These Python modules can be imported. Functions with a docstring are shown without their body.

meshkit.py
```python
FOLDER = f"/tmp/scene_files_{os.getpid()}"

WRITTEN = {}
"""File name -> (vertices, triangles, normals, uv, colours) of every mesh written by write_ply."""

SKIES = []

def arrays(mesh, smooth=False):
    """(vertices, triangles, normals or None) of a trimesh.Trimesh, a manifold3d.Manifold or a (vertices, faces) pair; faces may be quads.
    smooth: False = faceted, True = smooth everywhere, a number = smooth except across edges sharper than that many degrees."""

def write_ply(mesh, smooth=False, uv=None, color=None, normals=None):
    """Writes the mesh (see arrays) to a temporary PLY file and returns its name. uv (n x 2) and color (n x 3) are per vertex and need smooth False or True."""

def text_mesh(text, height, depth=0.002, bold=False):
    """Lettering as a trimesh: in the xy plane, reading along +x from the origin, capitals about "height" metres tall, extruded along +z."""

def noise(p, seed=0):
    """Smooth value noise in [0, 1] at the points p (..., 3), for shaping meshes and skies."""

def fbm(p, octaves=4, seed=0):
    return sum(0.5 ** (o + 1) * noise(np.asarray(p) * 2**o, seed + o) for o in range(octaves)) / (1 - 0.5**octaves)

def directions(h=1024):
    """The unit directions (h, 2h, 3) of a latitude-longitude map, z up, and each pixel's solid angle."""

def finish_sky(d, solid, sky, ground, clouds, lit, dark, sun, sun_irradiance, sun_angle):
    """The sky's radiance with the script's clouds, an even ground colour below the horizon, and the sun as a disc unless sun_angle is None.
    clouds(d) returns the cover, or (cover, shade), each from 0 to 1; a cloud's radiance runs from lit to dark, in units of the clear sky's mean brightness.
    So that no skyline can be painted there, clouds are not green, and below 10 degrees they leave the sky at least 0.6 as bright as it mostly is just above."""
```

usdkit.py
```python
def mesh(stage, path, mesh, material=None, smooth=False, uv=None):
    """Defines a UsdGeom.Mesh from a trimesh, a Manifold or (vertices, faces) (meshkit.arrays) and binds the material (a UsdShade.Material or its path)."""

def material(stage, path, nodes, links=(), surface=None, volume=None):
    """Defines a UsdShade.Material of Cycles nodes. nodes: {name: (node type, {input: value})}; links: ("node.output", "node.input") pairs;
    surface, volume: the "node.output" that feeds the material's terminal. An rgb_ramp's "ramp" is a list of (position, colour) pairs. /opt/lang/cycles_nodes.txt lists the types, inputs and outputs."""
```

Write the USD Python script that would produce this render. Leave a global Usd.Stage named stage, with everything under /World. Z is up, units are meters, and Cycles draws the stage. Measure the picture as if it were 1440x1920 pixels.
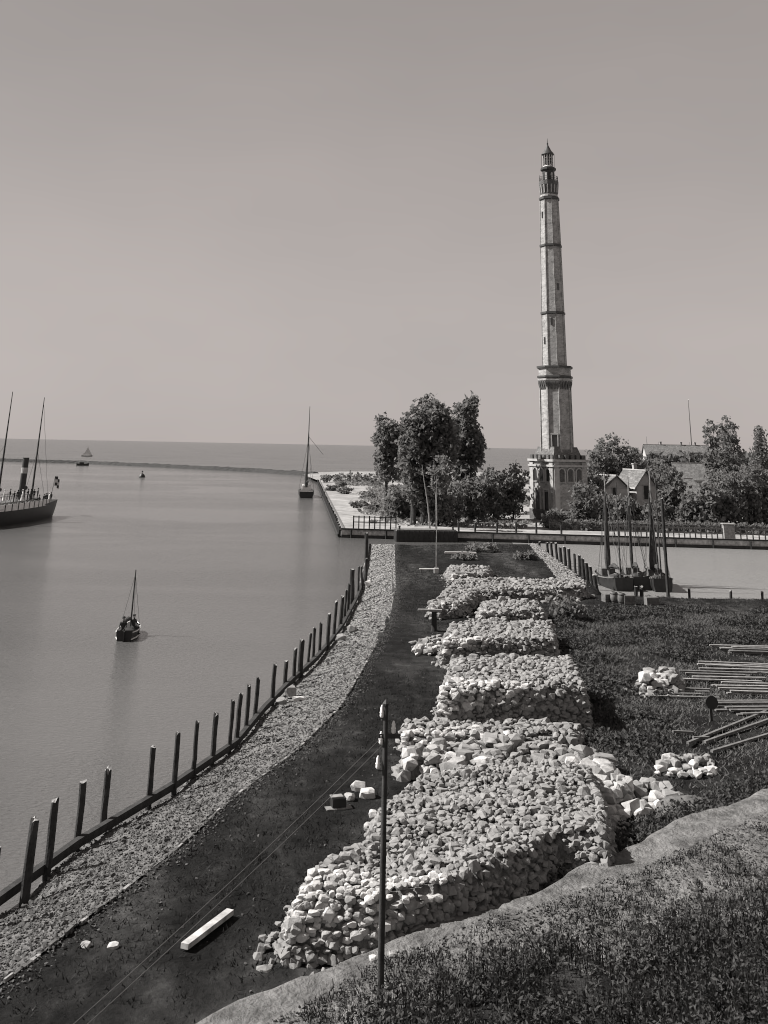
import math, random
import numpy as np, trimesh, usdkit, meshkit, shapely
from shapely.geometry import Polygon, LineString, Point
import shapely.ops
from scipy.spatial import ConvexHull
from pxr import Usd, UsdGeom, UsdLux, UsdShade, Gf, Sdf, Vt

stage = Usd.Stage.CreateInMemory()
UsdGeom.SetStageUpAxis(stage, "Z")
UsdGeom.SetStageMetersPerUnit(stage, 1.0)
UsdGeom.Xform.Define(stage, "/World")
UsdGeom.Scope.Define(stage, "/World/Looks")
rng = np.random.default_rng(7)
PI = math.pi

# ------------------------------------------------------------------ camera, sky, sun
CAM_Z, FOC = 13.5, 1800.0
PITCH, ROLL, PPX, PPY = 0.31919, 0.019248, 742.6, 241.0
cp, sp, cr, sr = math.cos(PITCH), math.sin(PITCH), math.cos(ROLL), math.sin(ROLL)
right0, up0, FWD = np.array([1, 0, 0.]), np.array([0, -sp, cp]), np.array([0, cp, sp])
RIGHT, UP = cr * right0 + sr * up0, -sr * right0 + cr * up0
cam = UsdGeom.Camera.Define(stage, "/World/camera")
cam.CreateHorizontalApertureAttr(36.0)
cam.CreateVerticalApertureAttr(48.0)
cam.CreateFocalLengthAttr(45.0)
cam.CreateHorizontalApertureOffsetAttr((720 - PPX) / 1440 * 36)
cam.CreateVerticalApertureOffsetAttr(-(960 - PPY) / 1440 * 36)
cam.CreateClippingRangeAttr(Gf.Vec2f(0.1, 100000))
m4 = np.eye(4)
m4[0, :3], m4[1, :3], m4[2, :3], m4[3, :3] = RIGHT, UP, -FWD, (0, 0, CAM_Z)
cam.AddTransformOp().Set(Gf.Matrix4d(m4.tolist()))
cam.CreateExposureAttr(1.05)

SUN_DIR = np.array([-0.99, 0.10, 0.0])
SUN_DIR /= np.linalg.norm(SUN_DIR)
SUN_EL = math.radians(42)
sun_vec = np.array([SUN_DIR[0] * math.cos(SUN_EL), SUN_DIR[1] * math.cos(SUN_EL), math.sin(SUN_EL)])
sun = UsdLux.DistantLight.Define(stage, "/World/sun")
sun.CreateIntensityAttr(1.25)
sun.CreateAngleAttr(0.6)
sun.CreateNormalizeAttr(True)
sun.CreateColorAttr(Gf.Vec3f(1.0, 0.97, 0.94))
zax = sun_vec
xax = np.cross([0, 0, 1.0], zax); xax /= np.linalg.norm(xax)
yax = np.cross(zax, xax)
ms = np.eye(4); ms[0, :3], ms[1, :3], ms[2, :3] = xax, yax, zax
sun.AddTransformOp().Set(Gf.Matrix4d(ms.tolist()))
SKY_STRENGTH, SKY_GREY = 0.10, 2.5
sky_mat = usdkit.material(stage, "/World/Looks/sky_look", {
    "sky": ("sky_texture", {"sky_type": "single_scattering", "sun_disc": False, "sun_elevation": SUN_EL,
                            "sun_rotation": math.atan2(sun_vec[0], sun_vec[1]), "aerosol_density": 2.0}),
    "bw": ("hsv", {"saturation": 0.0, "value": 0.48, "fac": 1.0}),
    "tc": ("texture_coordinate", {}),
    "map": ("mapping", {"scale": (1.6, 1.6, 4.0)}),
    "n": ("noise_texture", {"scale": 1.3, "detail": 4.0, "roughness": 0.55}),
    "cl": ("rgb_ramp", {"ramp": [(0.3, (SKY_GREY * 0.98, SKY_GREY * 0.885, SKY_GREY * 0.845)),
                                 (0.7, (SKY_GREY * 1.12, SKY_GREY * 0.995, SKY_GREY * 0.945))]}),
    "mix": ("mix", {"fac": 0.80}),
    "xyz": ("separate_xyz", {}),
    "el": ("map_range", {"from_min": 0.0, "from_max": 0.75, "clamp": True}),
    "fall": ("rgb_ramp", {"ramp": [(0.0, (1.02,) * 3), (0.28, (0.83,) * 3), (0.62, (0.66,) * 3), (1.0, (0.60,) * 3)]}),
    "mul": ("mix", {"mix_type": "multiply", "fac": 1.0}),
    "bg": ("background_shader", {"strength": SKY_STRENGTH}),
}, [("sky.color", "bw.color"), ("bw.color", "mix.color1"), ("tc.generated", "map.vector"), ("map.vector", "n.vector"),
    ("n.fac", "cl.fac"), ("cl.color", "mix.color2"), ("mix.color", "mul.color1"),
    ("tc.generated", "xyz.vector"), ("xyz.z", "el.value"), ("el.result", "fall.fac"), ("fall.color", "mul.color2"), ("mul.color", "bg.color")], surface="bg.background")
dome = UsdLux.DomeLight.Define(stage, "/World/sky")
dome.CreateIntensityAttr(1.0)
UsdShade.MaterialBindingAPI.Apply(dome.GetPrim()).Bind(sky_mat)
dome.GetPrim().SetCustomDataByKey("kind", "structure")

# ------------------------------------------------------------------ helpers
def ray(u, v):
    return RIGHT * (u - PPX) / FOC - UP * (v - PPY) / FOC + FWD
def at(u, v, z=0.0):
    """World point where the sight line through a spot of the photograph meets the level z."""
    d = ray(u, v)
    p = d * (z - CAM_Z) / d[2]
    return np.array([p[0], p[1], z])
def height(u, v, p):
    """Height of the top of an upright thing standing at p whose top shows in row v."""
    d = ray(u, v)
    return CAM_Z + d[2] * p[1] / d[1]
def mpp(p):
    return float(np.dot(np.array([p[0], p[1], p[2] - CAM_Z]), FWD)) / FOC

_used = {}
def numbered(parent, name):
    k = (parent, name)
    n = _used.get(k, 0)
    _used[k] = n + 1
    return name if n == 0 else f"{name}_{n:03d}"
def path_of(parent):
    return "/World" if parent is None else (parent if isinstance(parent, str) else str(parent.GetPath()))
def tag(p, label=None, cat=None, group=None, kind=None):
    p = p.GetPrim() if hasattr(p, "GetPrim") else p
    for k, v in (("label", label), ("category", cat), ("group", group), ("kind", kind)):
        if v:
            p.SetCustomDataByKey(k, v)
    return p
def thing(name, label, cat, loc=(0, 0, 0), rz=0.0, group=None, scale=None):
    x = UsdGeom.Xform.Define(stage, "/World/" + numbered("/World", name))
    x.AddTranslateOp().Set(Gf.Vec3d(*map(float, loc)))
    x.AddRotateZOp().Set(float(math.degrees(rz)))
    if scale is not None:
        x.AddScaleOp().Set(Gf.Vec3f(*(scale if np.ndim(scale) else (scale,) * 3)))
    return tag(x, label, cat, group)
def dup(root, label, loc, rz=0.0, scale=1.0, group=None):
    was = root.GetCustomData()
    base = root.GetName()
    if base[-4:-3] == "_" and base[-3:].isdigit():
        base = base[:-4]
    r = thing(base, label, was["category"], loc, rz, group or was.get("group"), scale)
    r.GetReferences().AddInternalReference(root.GetPath())
    r.SetInstanceable(True)
    return r
def obj(name, mesh, m, parent=None, smooth=False, label=None, cat=None, group=None, kind=None):
    pp = path_of(parent)
    if isinstance(mesh, MB):
        mesh = mesh.mesh()
    g = usdkit.mesh(stage, pp + "/" + numbered(pp, name), mesh, M[m] if isinstance(m, str) else m, smooth=smooth)
    return tag(g, label, cat, group, kind)

class MB:
    """Collects shapes that make one mesh."""
    def __init__(s):
        s.v, s.f, s.n = [], [], 0
    def add(s, v, f):
        v, f = np.asarray(v, float), np.asarray(f, int)
        if f.shape[1] == 4:
            f = np.vstack([f[:, [0, 1, 2]], f[:, [0, 2, 3]]])
        s.v.append(v); s.f.append(f + s.n); s.n += len(v)
        return s
    def tm(s, t):
        return s.add(t.vertices, t.faces)
    def mesh(s):
        return (np.vstack(s.v), np.vstack(s.f))
    def box(s, c, size, rz=0.0, bev=0.0):
        hx, hy, hz = np.array(size) / 2
        if bev:
            b = bev
            pts = [(sx * (hx - (b if k != 0 else 0)), sy * (hy - (b if k != 1 else 0)), sz * (hz - (b if k != 2 else 0)))
                   for sx in (-1, 1) for sy in (-1, 1) for sz in (-1, 1) for k in range(3)]
            t = hull(pts); v, f = np.array(t[0]), t[1]
        else:
            v = np.array([(sx * hx, sy * hy, sz * hz) for sx in (-1, 1) for sy in (-1, 1) for sz in (-1, 1)])
            f = np.array([[0, 1, 3, 2], [4, 6, 7, 5], [0, 4, 5, 1], [2, 3, 7, 6], [0, 2, 6, 4], [1, 5, 7, 3]])
        if rz:
            c_, s_ = math.cos(rz), math.sin(rz)
            v = v @ np.array([[c_, s_, 0], [-s_, c_, 0], [0, 0, 1]])
        return s.add(v + np.array(c), f)
    def bar(s, a, b, w, h=None, up=(0, 0, 1)):
        """A rectangular bar from a to b, w wide and h deep."""
        a, b = np.array(a, float), np.array(b, float); h = h or w
        d = b - a; d /= np.linalg.norm(d)
        u = np.cross(d, up)
        if np.linalg.norm(u) < 1e-4:
            u = np.cross(d, (1, 0, 0))
        u /= np.linalg.norm(u); w_ = np.cross(u, d)
        v = [p + sx * u * w / 2 + sy * w_ * h / 2 for p in (a, b) for sx, sy in ((-1, -1), (1, -1), (1, 1), (-1, 1))]
        return s.add(v, [[0, 3, 2, 1], [4, 5, 6, 7], [0, 1, 5, 4], [1, 2, 6, 5], [2, 3, 7, 6], [3, 0, 4, 7]])
    def tube(s, pts, rad, n=8, cap=True):
        pts = np.asarray(pts, float); k = len(pts)
        rad = np.broadcast_to(np.asarray(rad, float), (k,))
        tang = np.gradient(pts, axis=0); tang /= np.maximum(np.linalg.norm(tang, axis=1, keepdims=True), 1e-9)
        ref = np.array([0, 0, 1.0]) if abs(tang[0, 2]) < 0.9 else np.array([1.0, 0, 0])
        V = []
        for p, t, r in zip(pts, tang, rad):
            a = np.cross(ref, t)
            if np.linalg.norm(a) < 1e-5:
                a = np.cross((0.3, 0.8, 0.5), t)
            a /= np.linalg.norm(a); b = np.cross(t, a)
            ang = np.arange(n) * 2 * PI / n
            V.append(p + r * (np.cos(ang)[:, None] * a + np.sin(ang)[:, None] * b))
        V = np.vstack(V); F = []
        for i in range(k - 1):
            for j in range(n):
                j2 = (j + 1) % n
                F += [[i * n + j, i * n + j2, (i + 1) * n + j2], [i * n + j, (i + 1) * n + j2, (i + 1) * n + j]]
        if cap:
            for j in range(1, n - 1):
                F += [[0, j + 1, j], [(k - 1) * n, (k - 1) * n + j, (k - 1) * n + j + 1]]
        return s.add(V, F)
    def lathe(s, prof, n=16, phase=0.0, c=(0, 0, 0)):
        """prof: (radius, z) from bottom to top."""
        ang = phase + np.arange(n) * 2 * PI / n
        V = np.vstack([np.stack([r * np.cos(ang), r * np.sin(ang), np.full(n, z)], 1) for r, z in prof]) + np.array(c)
        F = []
        for i in range(len(prof) - 1):
            for j in range(n):
                j2 = (j + 1) % n
                F.append([i * n + j, i * n + j2, (i + 1) * n + j2, (i + 1) * n + j])
        F = np.array(F)
        F = np.vstack([F[:, [0, 1, 2]], F[:, [0, 2, 3]]]).tolist()
        k = len(prof) - 1
        for j in range(1, n - 1):
            F += [[0, j + 1, j], [k * n, k * n + j, k * n + j + 1]]
        return s.add(V, F)
    def prism(s, poly, axis_a, axis_b, origin, depth):
        """Extrudes a 2-D outline (along unit vectors a, b from origin) by the vector depth."""
        t = trimesh.creation.extrude_polygon(Polygon(poly), 1.0, engine="earcut")
        v = np.array(t.vertices)
        A, B, D, O = map(lambda x: np.asarray(x, float), (axis_a, axis_b, depth, origin))
        vv = O + v[:, :1] * A + v[:, 1:2] * B + v[:, 2:] * D
        f = np.array(t.faces)
        if np.dot(np.cross(A, B), D) < 0:
            f = f[:, ::-1]
        return s.add(vv, f)

def hull(pts):
    pts = np.asarray(pts, float)
    h = ConvexHull(pts)
    f = h.simplices.copy()
    c = pts.mean(0)
    nrm = np.cross(pts[f[:, 1]] - pts[f[:, 0]], pts[f[:, 2]] - pts[f[:, 0]])
    flip = np.einsum("ij,ij->i", nrm, pts[f[:, 0]] - c) < 0
    f[flip] = f[flip][:, ::-1]
    used = np.unique(f)
    re = -np.ones(len(pts), int); re[used] = np.arange(len(used))
    return pts[used], re[f]

def grid_faces(nu, nv):
    i = np.arange(nu - 1)[:, None] * nv + np.arange(nv - 1)[None]
    a = i.ravel()
    return np.stack([a, a + nv, a + nv + 1, a + 1], 1)

def leaves(centres, size, rng, aspect=1.0, up_bias=0.0, normal_bias=None):
    """Small flat leaf clumps (two triangles, bent along the middle) at the centres."""
    n = len(centres)
    size = np.broadcast_to(size, (n,))[:, None]
    nr = rng.normal(size=(n, 3)); nr[:, 2] += up_bias
    if normal_bias is not None:
        nr += normal_bias
    nr /= np.linalg.norm(nr, axis=1, keepdims=True)
    a = np.cross(nr, rng.normal(size=(n, 3))); a /= np.linalg.norm(a, axis=1, keepdims=True)
    b = np.cross(nr, a)
    j = 1 + 0.35 * rng.uniform(-1, 1, (n, 4, 1))
    V = np.stack([centres - a * size * j[:, 0], centres - b * size * aspect * .6 * j[:, 1] + nr * size * .15, centres + a * size * j[:, 2],
                  centres + b * size * aspect * .6 * j[:, 3] + nr * size * .15], 1).reshape(-1, 3)
    k = np.arange(n) * 4
    F = np.vstack([np.stack([k, k + 1, k + 2], 1), np.stack([k, k + 2, k + 3], 1)])
    return V, F

# ------------------------------------------------------------------ materials (the photograph is a warm black-and-white print)
def g(v):
    return (v * 1.012, v, v * 0.985)
M = {}
def plain(name, v, rough=0.8, var=0.25, scale=3.0, bump=0.0, bscale=None, metal=0.0, detail=5.0, spec=0.3, bdist=0.05, coord="position", lo=None, hi=None):
    nodes = {"geo": ("geometry", {}), "tc": ("texture_coordinate", {}),
             "n": ("noise_texture", {"scale": scale, "detail": detail, "roughness": 0.62}),
             "r": ("rgb_ramp", {"ramp": [(0.28, g(lo if lo is not None else v * (1 - var))), (0.72, g(hi if hi is not None else v * (1 + var)))]}),
             "p": ("principled_bsdf", {"roughness": rough, "metallic": metal, "specular_ior_level": spec})}
    src = "geo.position" if coord == "position" else "tc.object"
    links = [(src, "n.vector"), ("n.fac", "r.fac"), ("r.color", "p.base_color")]
    if bump:
        nodes["bn"] = ("noise_texture", {"scale": bscale or scale * 3, "detail": 6.0, "roughness": 0.65})
        nodes["b"] = ("bump", {"strength": bump, "distance": bdist})
        links += [(src, "bn.vector"), ("bn.fac", "b.height"), ("b.normal", "p.normal")]
    M[name] = usdkit.material(stage, "/World/Looks/" + name, nodes, links, surface="p.BSDF")
def island(name, lo, hi, rough=0.85, scale=4.0, bump=0.4, bscale=14, transl=0.0, bdist=0.04):
    """Each loose piece of the mesh gets its own tone between lo and hi."""
    nodes = {"geo": ("geometry", {}),
             "r": ("rgb_ramp", {"ramp": [(0.0, g(lo)), (0.7, g(lo + (hi - lo) * (0.35 if transl else 0.6))), (1.0, g(hi))]}),  # foliage: the few pale pieces paint in glints of light on leaves
             "n": ("noise_texture", {"scale": scale, "detail": 4.0}),
             "r2": ("rgb_ramp", {"ramp": [(0.25, (0.72,) * 3), (0.75, (1.15,) * 3)]}),
             "mx": ("mix", {"mix_type": "multiply", "fac": 1.0}),
             "p": ("principled_bsdf", {"roughness": rough, "specular_ior_level": 0.25})}
    links = [("geo.random_per_island", "r.fac"), ("geo.position", "n.vector"), ("n.fac", "r2.fac"), ("r.color", "mx.color1"),
             ("r2.color", "mx.color2"), ("mx.color", "p.base_color")]
    if bump:
        nodes["bn"] = ("noise_texture", {"scale": bscale, "detail": 5.0})
        nodes["b"] = ("bump", {"strength": bump, "distance": bdist})
        links += [("geo.position", "bn.vector"), ("bn.fac", "b.height"), ("b.normal", "p.normal")]
    surf = "p.BSDF"
    if transl:
        nodes["t"] = ("translucent_bsdf", {})
        nodes["mc"] = ("mix_closure", {"fac": transl})
        links += [("mx.color", "t.color"), ("p.BSDF", "mc.closure1"), ("t.BSDF", "mc.closure2")]
        surf = "mc.closure"
    M[name] = usdkit.material(stage, "/World/Looks/" + name, nodes, links, surface=surf)

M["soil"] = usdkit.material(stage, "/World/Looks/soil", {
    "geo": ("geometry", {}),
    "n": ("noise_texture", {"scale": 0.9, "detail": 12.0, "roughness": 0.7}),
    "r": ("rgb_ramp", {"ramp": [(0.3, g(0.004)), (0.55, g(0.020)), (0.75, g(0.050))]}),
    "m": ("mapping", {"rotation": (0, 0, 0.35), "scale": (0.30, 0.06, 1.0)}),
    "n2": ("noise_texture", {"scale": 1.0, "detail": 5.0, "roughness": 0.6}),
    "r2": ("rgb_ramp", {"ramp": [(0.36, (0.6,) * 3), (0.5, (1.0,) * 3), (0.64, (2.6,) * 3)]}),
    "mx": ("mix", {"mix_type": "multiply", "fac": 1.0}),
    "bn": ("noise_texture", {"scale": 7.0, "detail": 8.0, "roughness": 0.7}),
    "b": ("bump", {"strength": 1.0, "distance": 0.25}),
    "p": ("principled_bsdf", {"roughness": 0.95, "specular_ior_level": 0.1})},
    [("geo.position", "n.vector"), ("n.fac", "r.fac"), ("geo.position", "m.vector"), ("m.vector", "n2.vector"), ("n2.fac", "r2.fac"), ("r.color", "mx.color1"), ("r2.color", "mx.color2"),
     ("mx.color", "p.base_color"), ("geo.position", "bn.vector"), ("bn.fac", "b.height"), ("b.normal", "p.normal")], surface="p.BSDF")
plain("sand_slope_look", 0.15, 0.95, scale=1.1, detail=12, bump=1.0, bscale=4, bdist=0.3, lo=0.06, hi=0.25, spec=0.1)
M["bank_look"] = usdkit.material(stage, "/World/Looks/bank_look", {  # paler with distance: sandy far end, plus a light falloff painted in
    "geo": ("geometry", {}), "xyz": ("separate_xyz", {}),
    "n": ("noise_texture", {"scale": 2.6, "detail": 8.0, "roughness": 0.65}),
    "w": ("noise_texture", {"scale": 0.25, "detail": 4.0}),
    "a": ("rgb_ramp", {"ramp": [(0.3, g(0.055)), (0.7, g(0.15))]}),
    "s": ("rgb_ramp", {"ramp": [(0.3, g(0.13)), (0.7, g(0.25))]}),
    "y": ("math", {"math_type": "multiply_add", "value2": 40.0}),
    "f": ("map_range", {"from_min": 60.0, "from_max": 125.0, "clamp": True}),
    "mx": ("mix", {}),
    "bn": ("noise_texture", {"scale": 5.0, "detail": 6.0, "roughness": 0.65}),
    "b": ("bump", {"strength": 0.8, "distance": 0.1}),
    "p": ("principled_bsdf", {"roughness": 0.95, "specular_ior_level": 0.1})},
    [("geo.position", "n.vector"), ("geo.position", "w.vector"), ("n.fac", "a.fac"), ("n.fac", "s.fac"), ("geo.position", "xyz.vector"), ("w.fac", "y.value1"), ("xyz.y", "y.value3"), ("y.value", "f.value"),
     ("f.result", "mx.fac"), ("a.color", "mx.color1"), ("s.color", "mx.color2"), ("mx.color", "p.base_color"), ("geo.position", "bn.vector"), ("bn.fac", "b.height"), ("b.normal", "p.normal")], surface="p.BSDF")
plain("promenade", 0.24, 0.9, scale=0.35, detail=10, bump=0.5, bscale=2, bdist=0.15, lo=0.12, hi=0.34, spec=0.1)
plain("stone_light", 0.40, 0.85, var=0.25, scale=5, bump=0.5, bscale=16)
plain("stone_mid", 0.30, 0.85, var=0.3, scale=5, bump=0.5, bscale=16)
plain("stone_grey", 0.22, 0.85, var=0.3, scale=5, bump=0.5, bscale=16)
island("stones", 0.20, 0.48)
island("bank_stone", 0.07, 0.21)
plain("heap_core", 0.16, 0.95, var=.7, scale=5, bump=1.0, bscale=9, bdist=.2)
plain("pile_wood", 0.028, 0.9, var=0.5, scale=3, bump=0.6, bscale=12)
plain("pile_top", 0.22, 0.9, var=0.3, scale=8)
plain("pole_wood", 0.035, 0.8, var=0.4, scale=4, bump=0.3, bscale=30)
plain("wood_light", 0.19, 0.85, var=0.45, scale=4, bump=0.3, bscale=20)
plain("wood_mid", 0.11, 0.85, var=0.4, scale=4, bump=0.3, bscale=20)
plain("porcelain", 0.72, 0.25, var=0.05, scale=5, spec=0.5)
plain("wire", 0.10, 0.5, var=0.1)
plain("white_paint", 0.62, 0.6, var=0.15, scale=2)
plain("black_paint", 0.022, 0.5, var=0.4, scale=2)
plain("iron", 0.03, 0.55, var=0.4, scale=3)
plain("cloth_dark", 0.03, 0.9, var=0.5, scale=2)
plain("cloth_light", 0.5, 0.9, var=0.15, scale=2)
plain("skin", 0.4, 0.7, var=0.1)
plain("sail_dark", 0.045, 0.95, var=0.5, scale=3, bump=0.5)
plain("sail_light", 0.45, 0.9, var=0.2, scale=3)
plain("glass_dark", 0.02, 0.12, var=0.2, spec=0.6)
plain("bark", 0.05, 0.95, var=0.4, scale=3, bump=0.6)
plain("bark_light", 0.36, 0.9, var=0.5, scale=2.2)
plain("plaster", 0.30, 0.85, var=0.18, scale=0.9)
plain("trim_stone", 0.30, 0.85, var=0.2, scale=1.5)
plain("roof_lead", 0.045, 0.6, var=0.3, scale=1.5)
plain("breakwater_look", 0.06, 0.95, scale=1.2, bump=0.8, bscale=2, bdist=0.4, lo=0.01, hi=0.05)
island("leaf_dark", 0.17, 0.5, 0.7, bump=0, transl=0.55)
island("leaf_mid", 0.18, 0.5, 0.7, bump=0, transl=0.55)
island("leaf_light", 0.10, 0.26, 0.7, bump=0, transl=0.35)
island("weed_leaf", 0.05, 0.32, 0.75, bump=0, transl=0.25)
island("grass_leaf", 0.015, 0.11, 0.8, bump=0, transl=0.2)
island("weed_dark", 0.05, 0.26, 0.75, bump=0, transl=0.25)
def brick(name, c1, c2, mort, scale):
    M[name] = usdkit.material(stage, "/World/Looks/" + name, {
        "geo": ("geometry", {}), "m": ("mapping", {"rotation": (PI / 2, 0, 0.3)}),
        "b": ("brick_texture", {"color1": g(c1), "color2": g(c2), "mortar": g(mort), "scale": scale, "mortar_size": 0.02, "mortar_smooth": 0.3}),
        "n": ("noise_texture", {"scale": 0.9, "detail": 10.0, "roughness": 0.75}),
        "r": ("rgb_ramp", {"ramp": [(0.30, (0.55,) * 3), (0.70, (1.3,) * 3)]}),
        "mx": ("mix", {"mix_type": "multiply", "fac": 1.0}),
        "bp": ("bump", {"strength": 0.3, "distance": 0.02}),
        "p": ("principled_bsdf", {"roughness": 0.9, "specular_ior_level": 0.2})},
        [("geo.position", "m.vector"), ("m.vector", "b.vector"), ("geo.position", "n.vector"), ("n.fac", "r.fac"), ("b.color", "mx.color1"),
         ("r.color", "mx.color2"), ("mx.color", "p.base_color"), ("b.fac", "bp.height"), ("bp.normal", "p.normal")], surface="p.BSDF")
brick("tower_brick", 0.31, 0.20, 0.32, 1.1)
brick("dark_brick", 0.10, 0.06, 0.14, 1.6)
brick("roof_tiles", 0.17, 0.10, 0.05, 1.4)

def water(name, base, rough, s1, s2, st, dist):
    M[name] = usdkit.material(stage, "/World/Looks/" + name, {
        "geo": ("geometry", {}), "m": ("mapping", {"scale": (1.0, 1.8, 1.0), "rotation": (0, 0, 0.5)}),
        "a": ("noise_texture", {"scale": s1, "detail": 4.0, "roughness": 0.6}),
        "b": ("noise_texture", {"scale": s2, "detail": 3.0, "roughness": 0.6, "distortion": 0.4}),
        "ad": ("math", {"math_type": "multiply_add", "value2": 0.6}),
        "pn": ("noise_texture", {"scale": 0.018, "detail": 3.0, "distortion": 0.6}),
        "pm": ("map_range", {"from_min": 0.38, "from_max": 0.62, "to_min": st * 0.55, "to_max": st * 1.7, "clamp": True}),
        "bp": ("bump", {"strength": st, "distance": dist}),
        "p": ("principled_bsdf", {"base_color": g(base), "roughness": rough, "ior": 1.33, "specular_ior_level": 0.5})},
        [("geo.position", "m.vector"), ("m.vector", "a.vector"), ("m.vector", "b.vector"), ("a.fac", "ad.value1"), ("b.fac", "ad.value3"),
         ("m.vector", "pn.vector"), ("pn.fac", "pm.value"), ("pm.result", "bp.strength"), ("ad.value", "bp.height"), ("bp.normal", "p.normal")], surface="p.BSDF")
water("harbour_look", 0.08, 0.12, 0.8, 3.2, 0.36, 0.28)
water("basin_look", 0.20, 0.16, 0.8, 3.2, 0.36, 0.28)
water("sea_look", 0.08, 0.25, 0.12, 0.6, 0.55, 0.9)

# ------------------------------------------------------------------ the lie of the land
E0, E1 = at(480, 1920, 1.2)[:2], at(1440, 1505, 1.2)[:2]
E_DIR = (E1 - E0) / np.linalg.norm(E1 - E0)
E_N = np.array([E_DIR[1], -E_DIR[0]])                    # towards the viewer's hill
def ss(a, b, x):
    t = np.clip((np.asarray(x, float) - a) / (b - a), 0, 1)
    return t * t * (3 - 2 * t)
def hill_d(x, y):
    s = (x - E0[0]) * E_DIR[0] + (y - E0[1]) * E_DIR[1]
    d = (x - E0[0]) * E_N[0] + (y - E0[1]) * E_N[1]
    return d + 0.22 * np.sin(s * 0.42 + 0.6) + 0.16 * np.sin(s * 1.1 + 2) + 0.25 * (meshkit.noise(np.stack([x * 1.3, y * 1.3, 0 * x], -1), 8) - 0.5), s
def hill_z(x, y):
    x, y = np.asarray(x, float), np.asarray(y, float)
    d, s = hill_d(x, y)
    z = 1.0 + 0.75 * ss(-0.55, 0.25, d) + 0.05 * np.clip(d, 0, 40) + 0.0345 * np.clip(d - 7, 0, 40) ** 2
    p = np.stack([x * 0.35, y * 0.35, 0 * x], -1)
    p2 = np.stack([x * 1.1, y * 1.1, 0 * x], -1)
    return z + (0.3 * (meshkit.fbm(p, 4, 3) - 0.5) + 0.22 * (meshkit.fbm(p2, 3, 13) - 0.5)) * ss(-0.3, 1.0, d)
def flat_z(x, y):
    x, y = np.asarray(x, float), np.asarray(y, float)
    p = np.stack([x * 0.25, y * 0.25, 0 * x], -1)
    return 1.2 + 0.3 * (meshkit.fbm(p, 4, 11) - 0.5)
def ground_z(x, y):
    d, _ = hill_d(np.asarray(x, float), np.asarray(y, float))
    return np.where(d > -0.5, np.maximum(hill_z(x, y), flat_z(x, y) * (d < 0)), flat_z(x, y))
def hit(u, v):
    """Where the sight line meets the near ground, hill included."""
    d = ray(u, v); t = np.linspace(6, 160, 6000)
    P = d[None] * t[:, None] + np.array([0, 0, CAM_Z])
    k = np.argmax(P[:, 2] < ground_z(P[:, 0], P[:, 1]))
    return P[k]

toe_px = [(-420, 2010), (-150, 1800), (0, 1712), (46, 1690), (143, 1592), (200, 1553), (278, 1513), (361, 1462), (442, 1402), (475, 1356), (532, 1296),
          (597, 1236), (637, 1184), (671, 1120), (686, 1056), (690, 1020)]
edge_px = [(-420, 2180), (-150, 1960), (0, 1845), (180, 1705), (330, 1592), (440, 1492), (560, 1402), (640, 1322), (692, 1232), (730, 1162), (742, 1100), (740, 1020)]
toe = np.array([at(u, v, 0.1)[:2] for u, v in toe_px])
edge = np.array([at(u, v, 1.25)[:2] for u, v in edge_px])
def resample(P, n):
    P = np.asarray(P); s = np.r_[0, np.cumsum(np.linalg.norm(np.diff(P, axis=0), axis=1))]
    t = np.linspace(0, s[-1], n)
    return np.stack([np.interp(t, s, P[:, k]) for k in range(P.shape[1])], 1)
rp0, rp1 = at(1011, 1034, 0.4)[:2], at(1121, 1112, 0.4)[:2]
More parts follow.
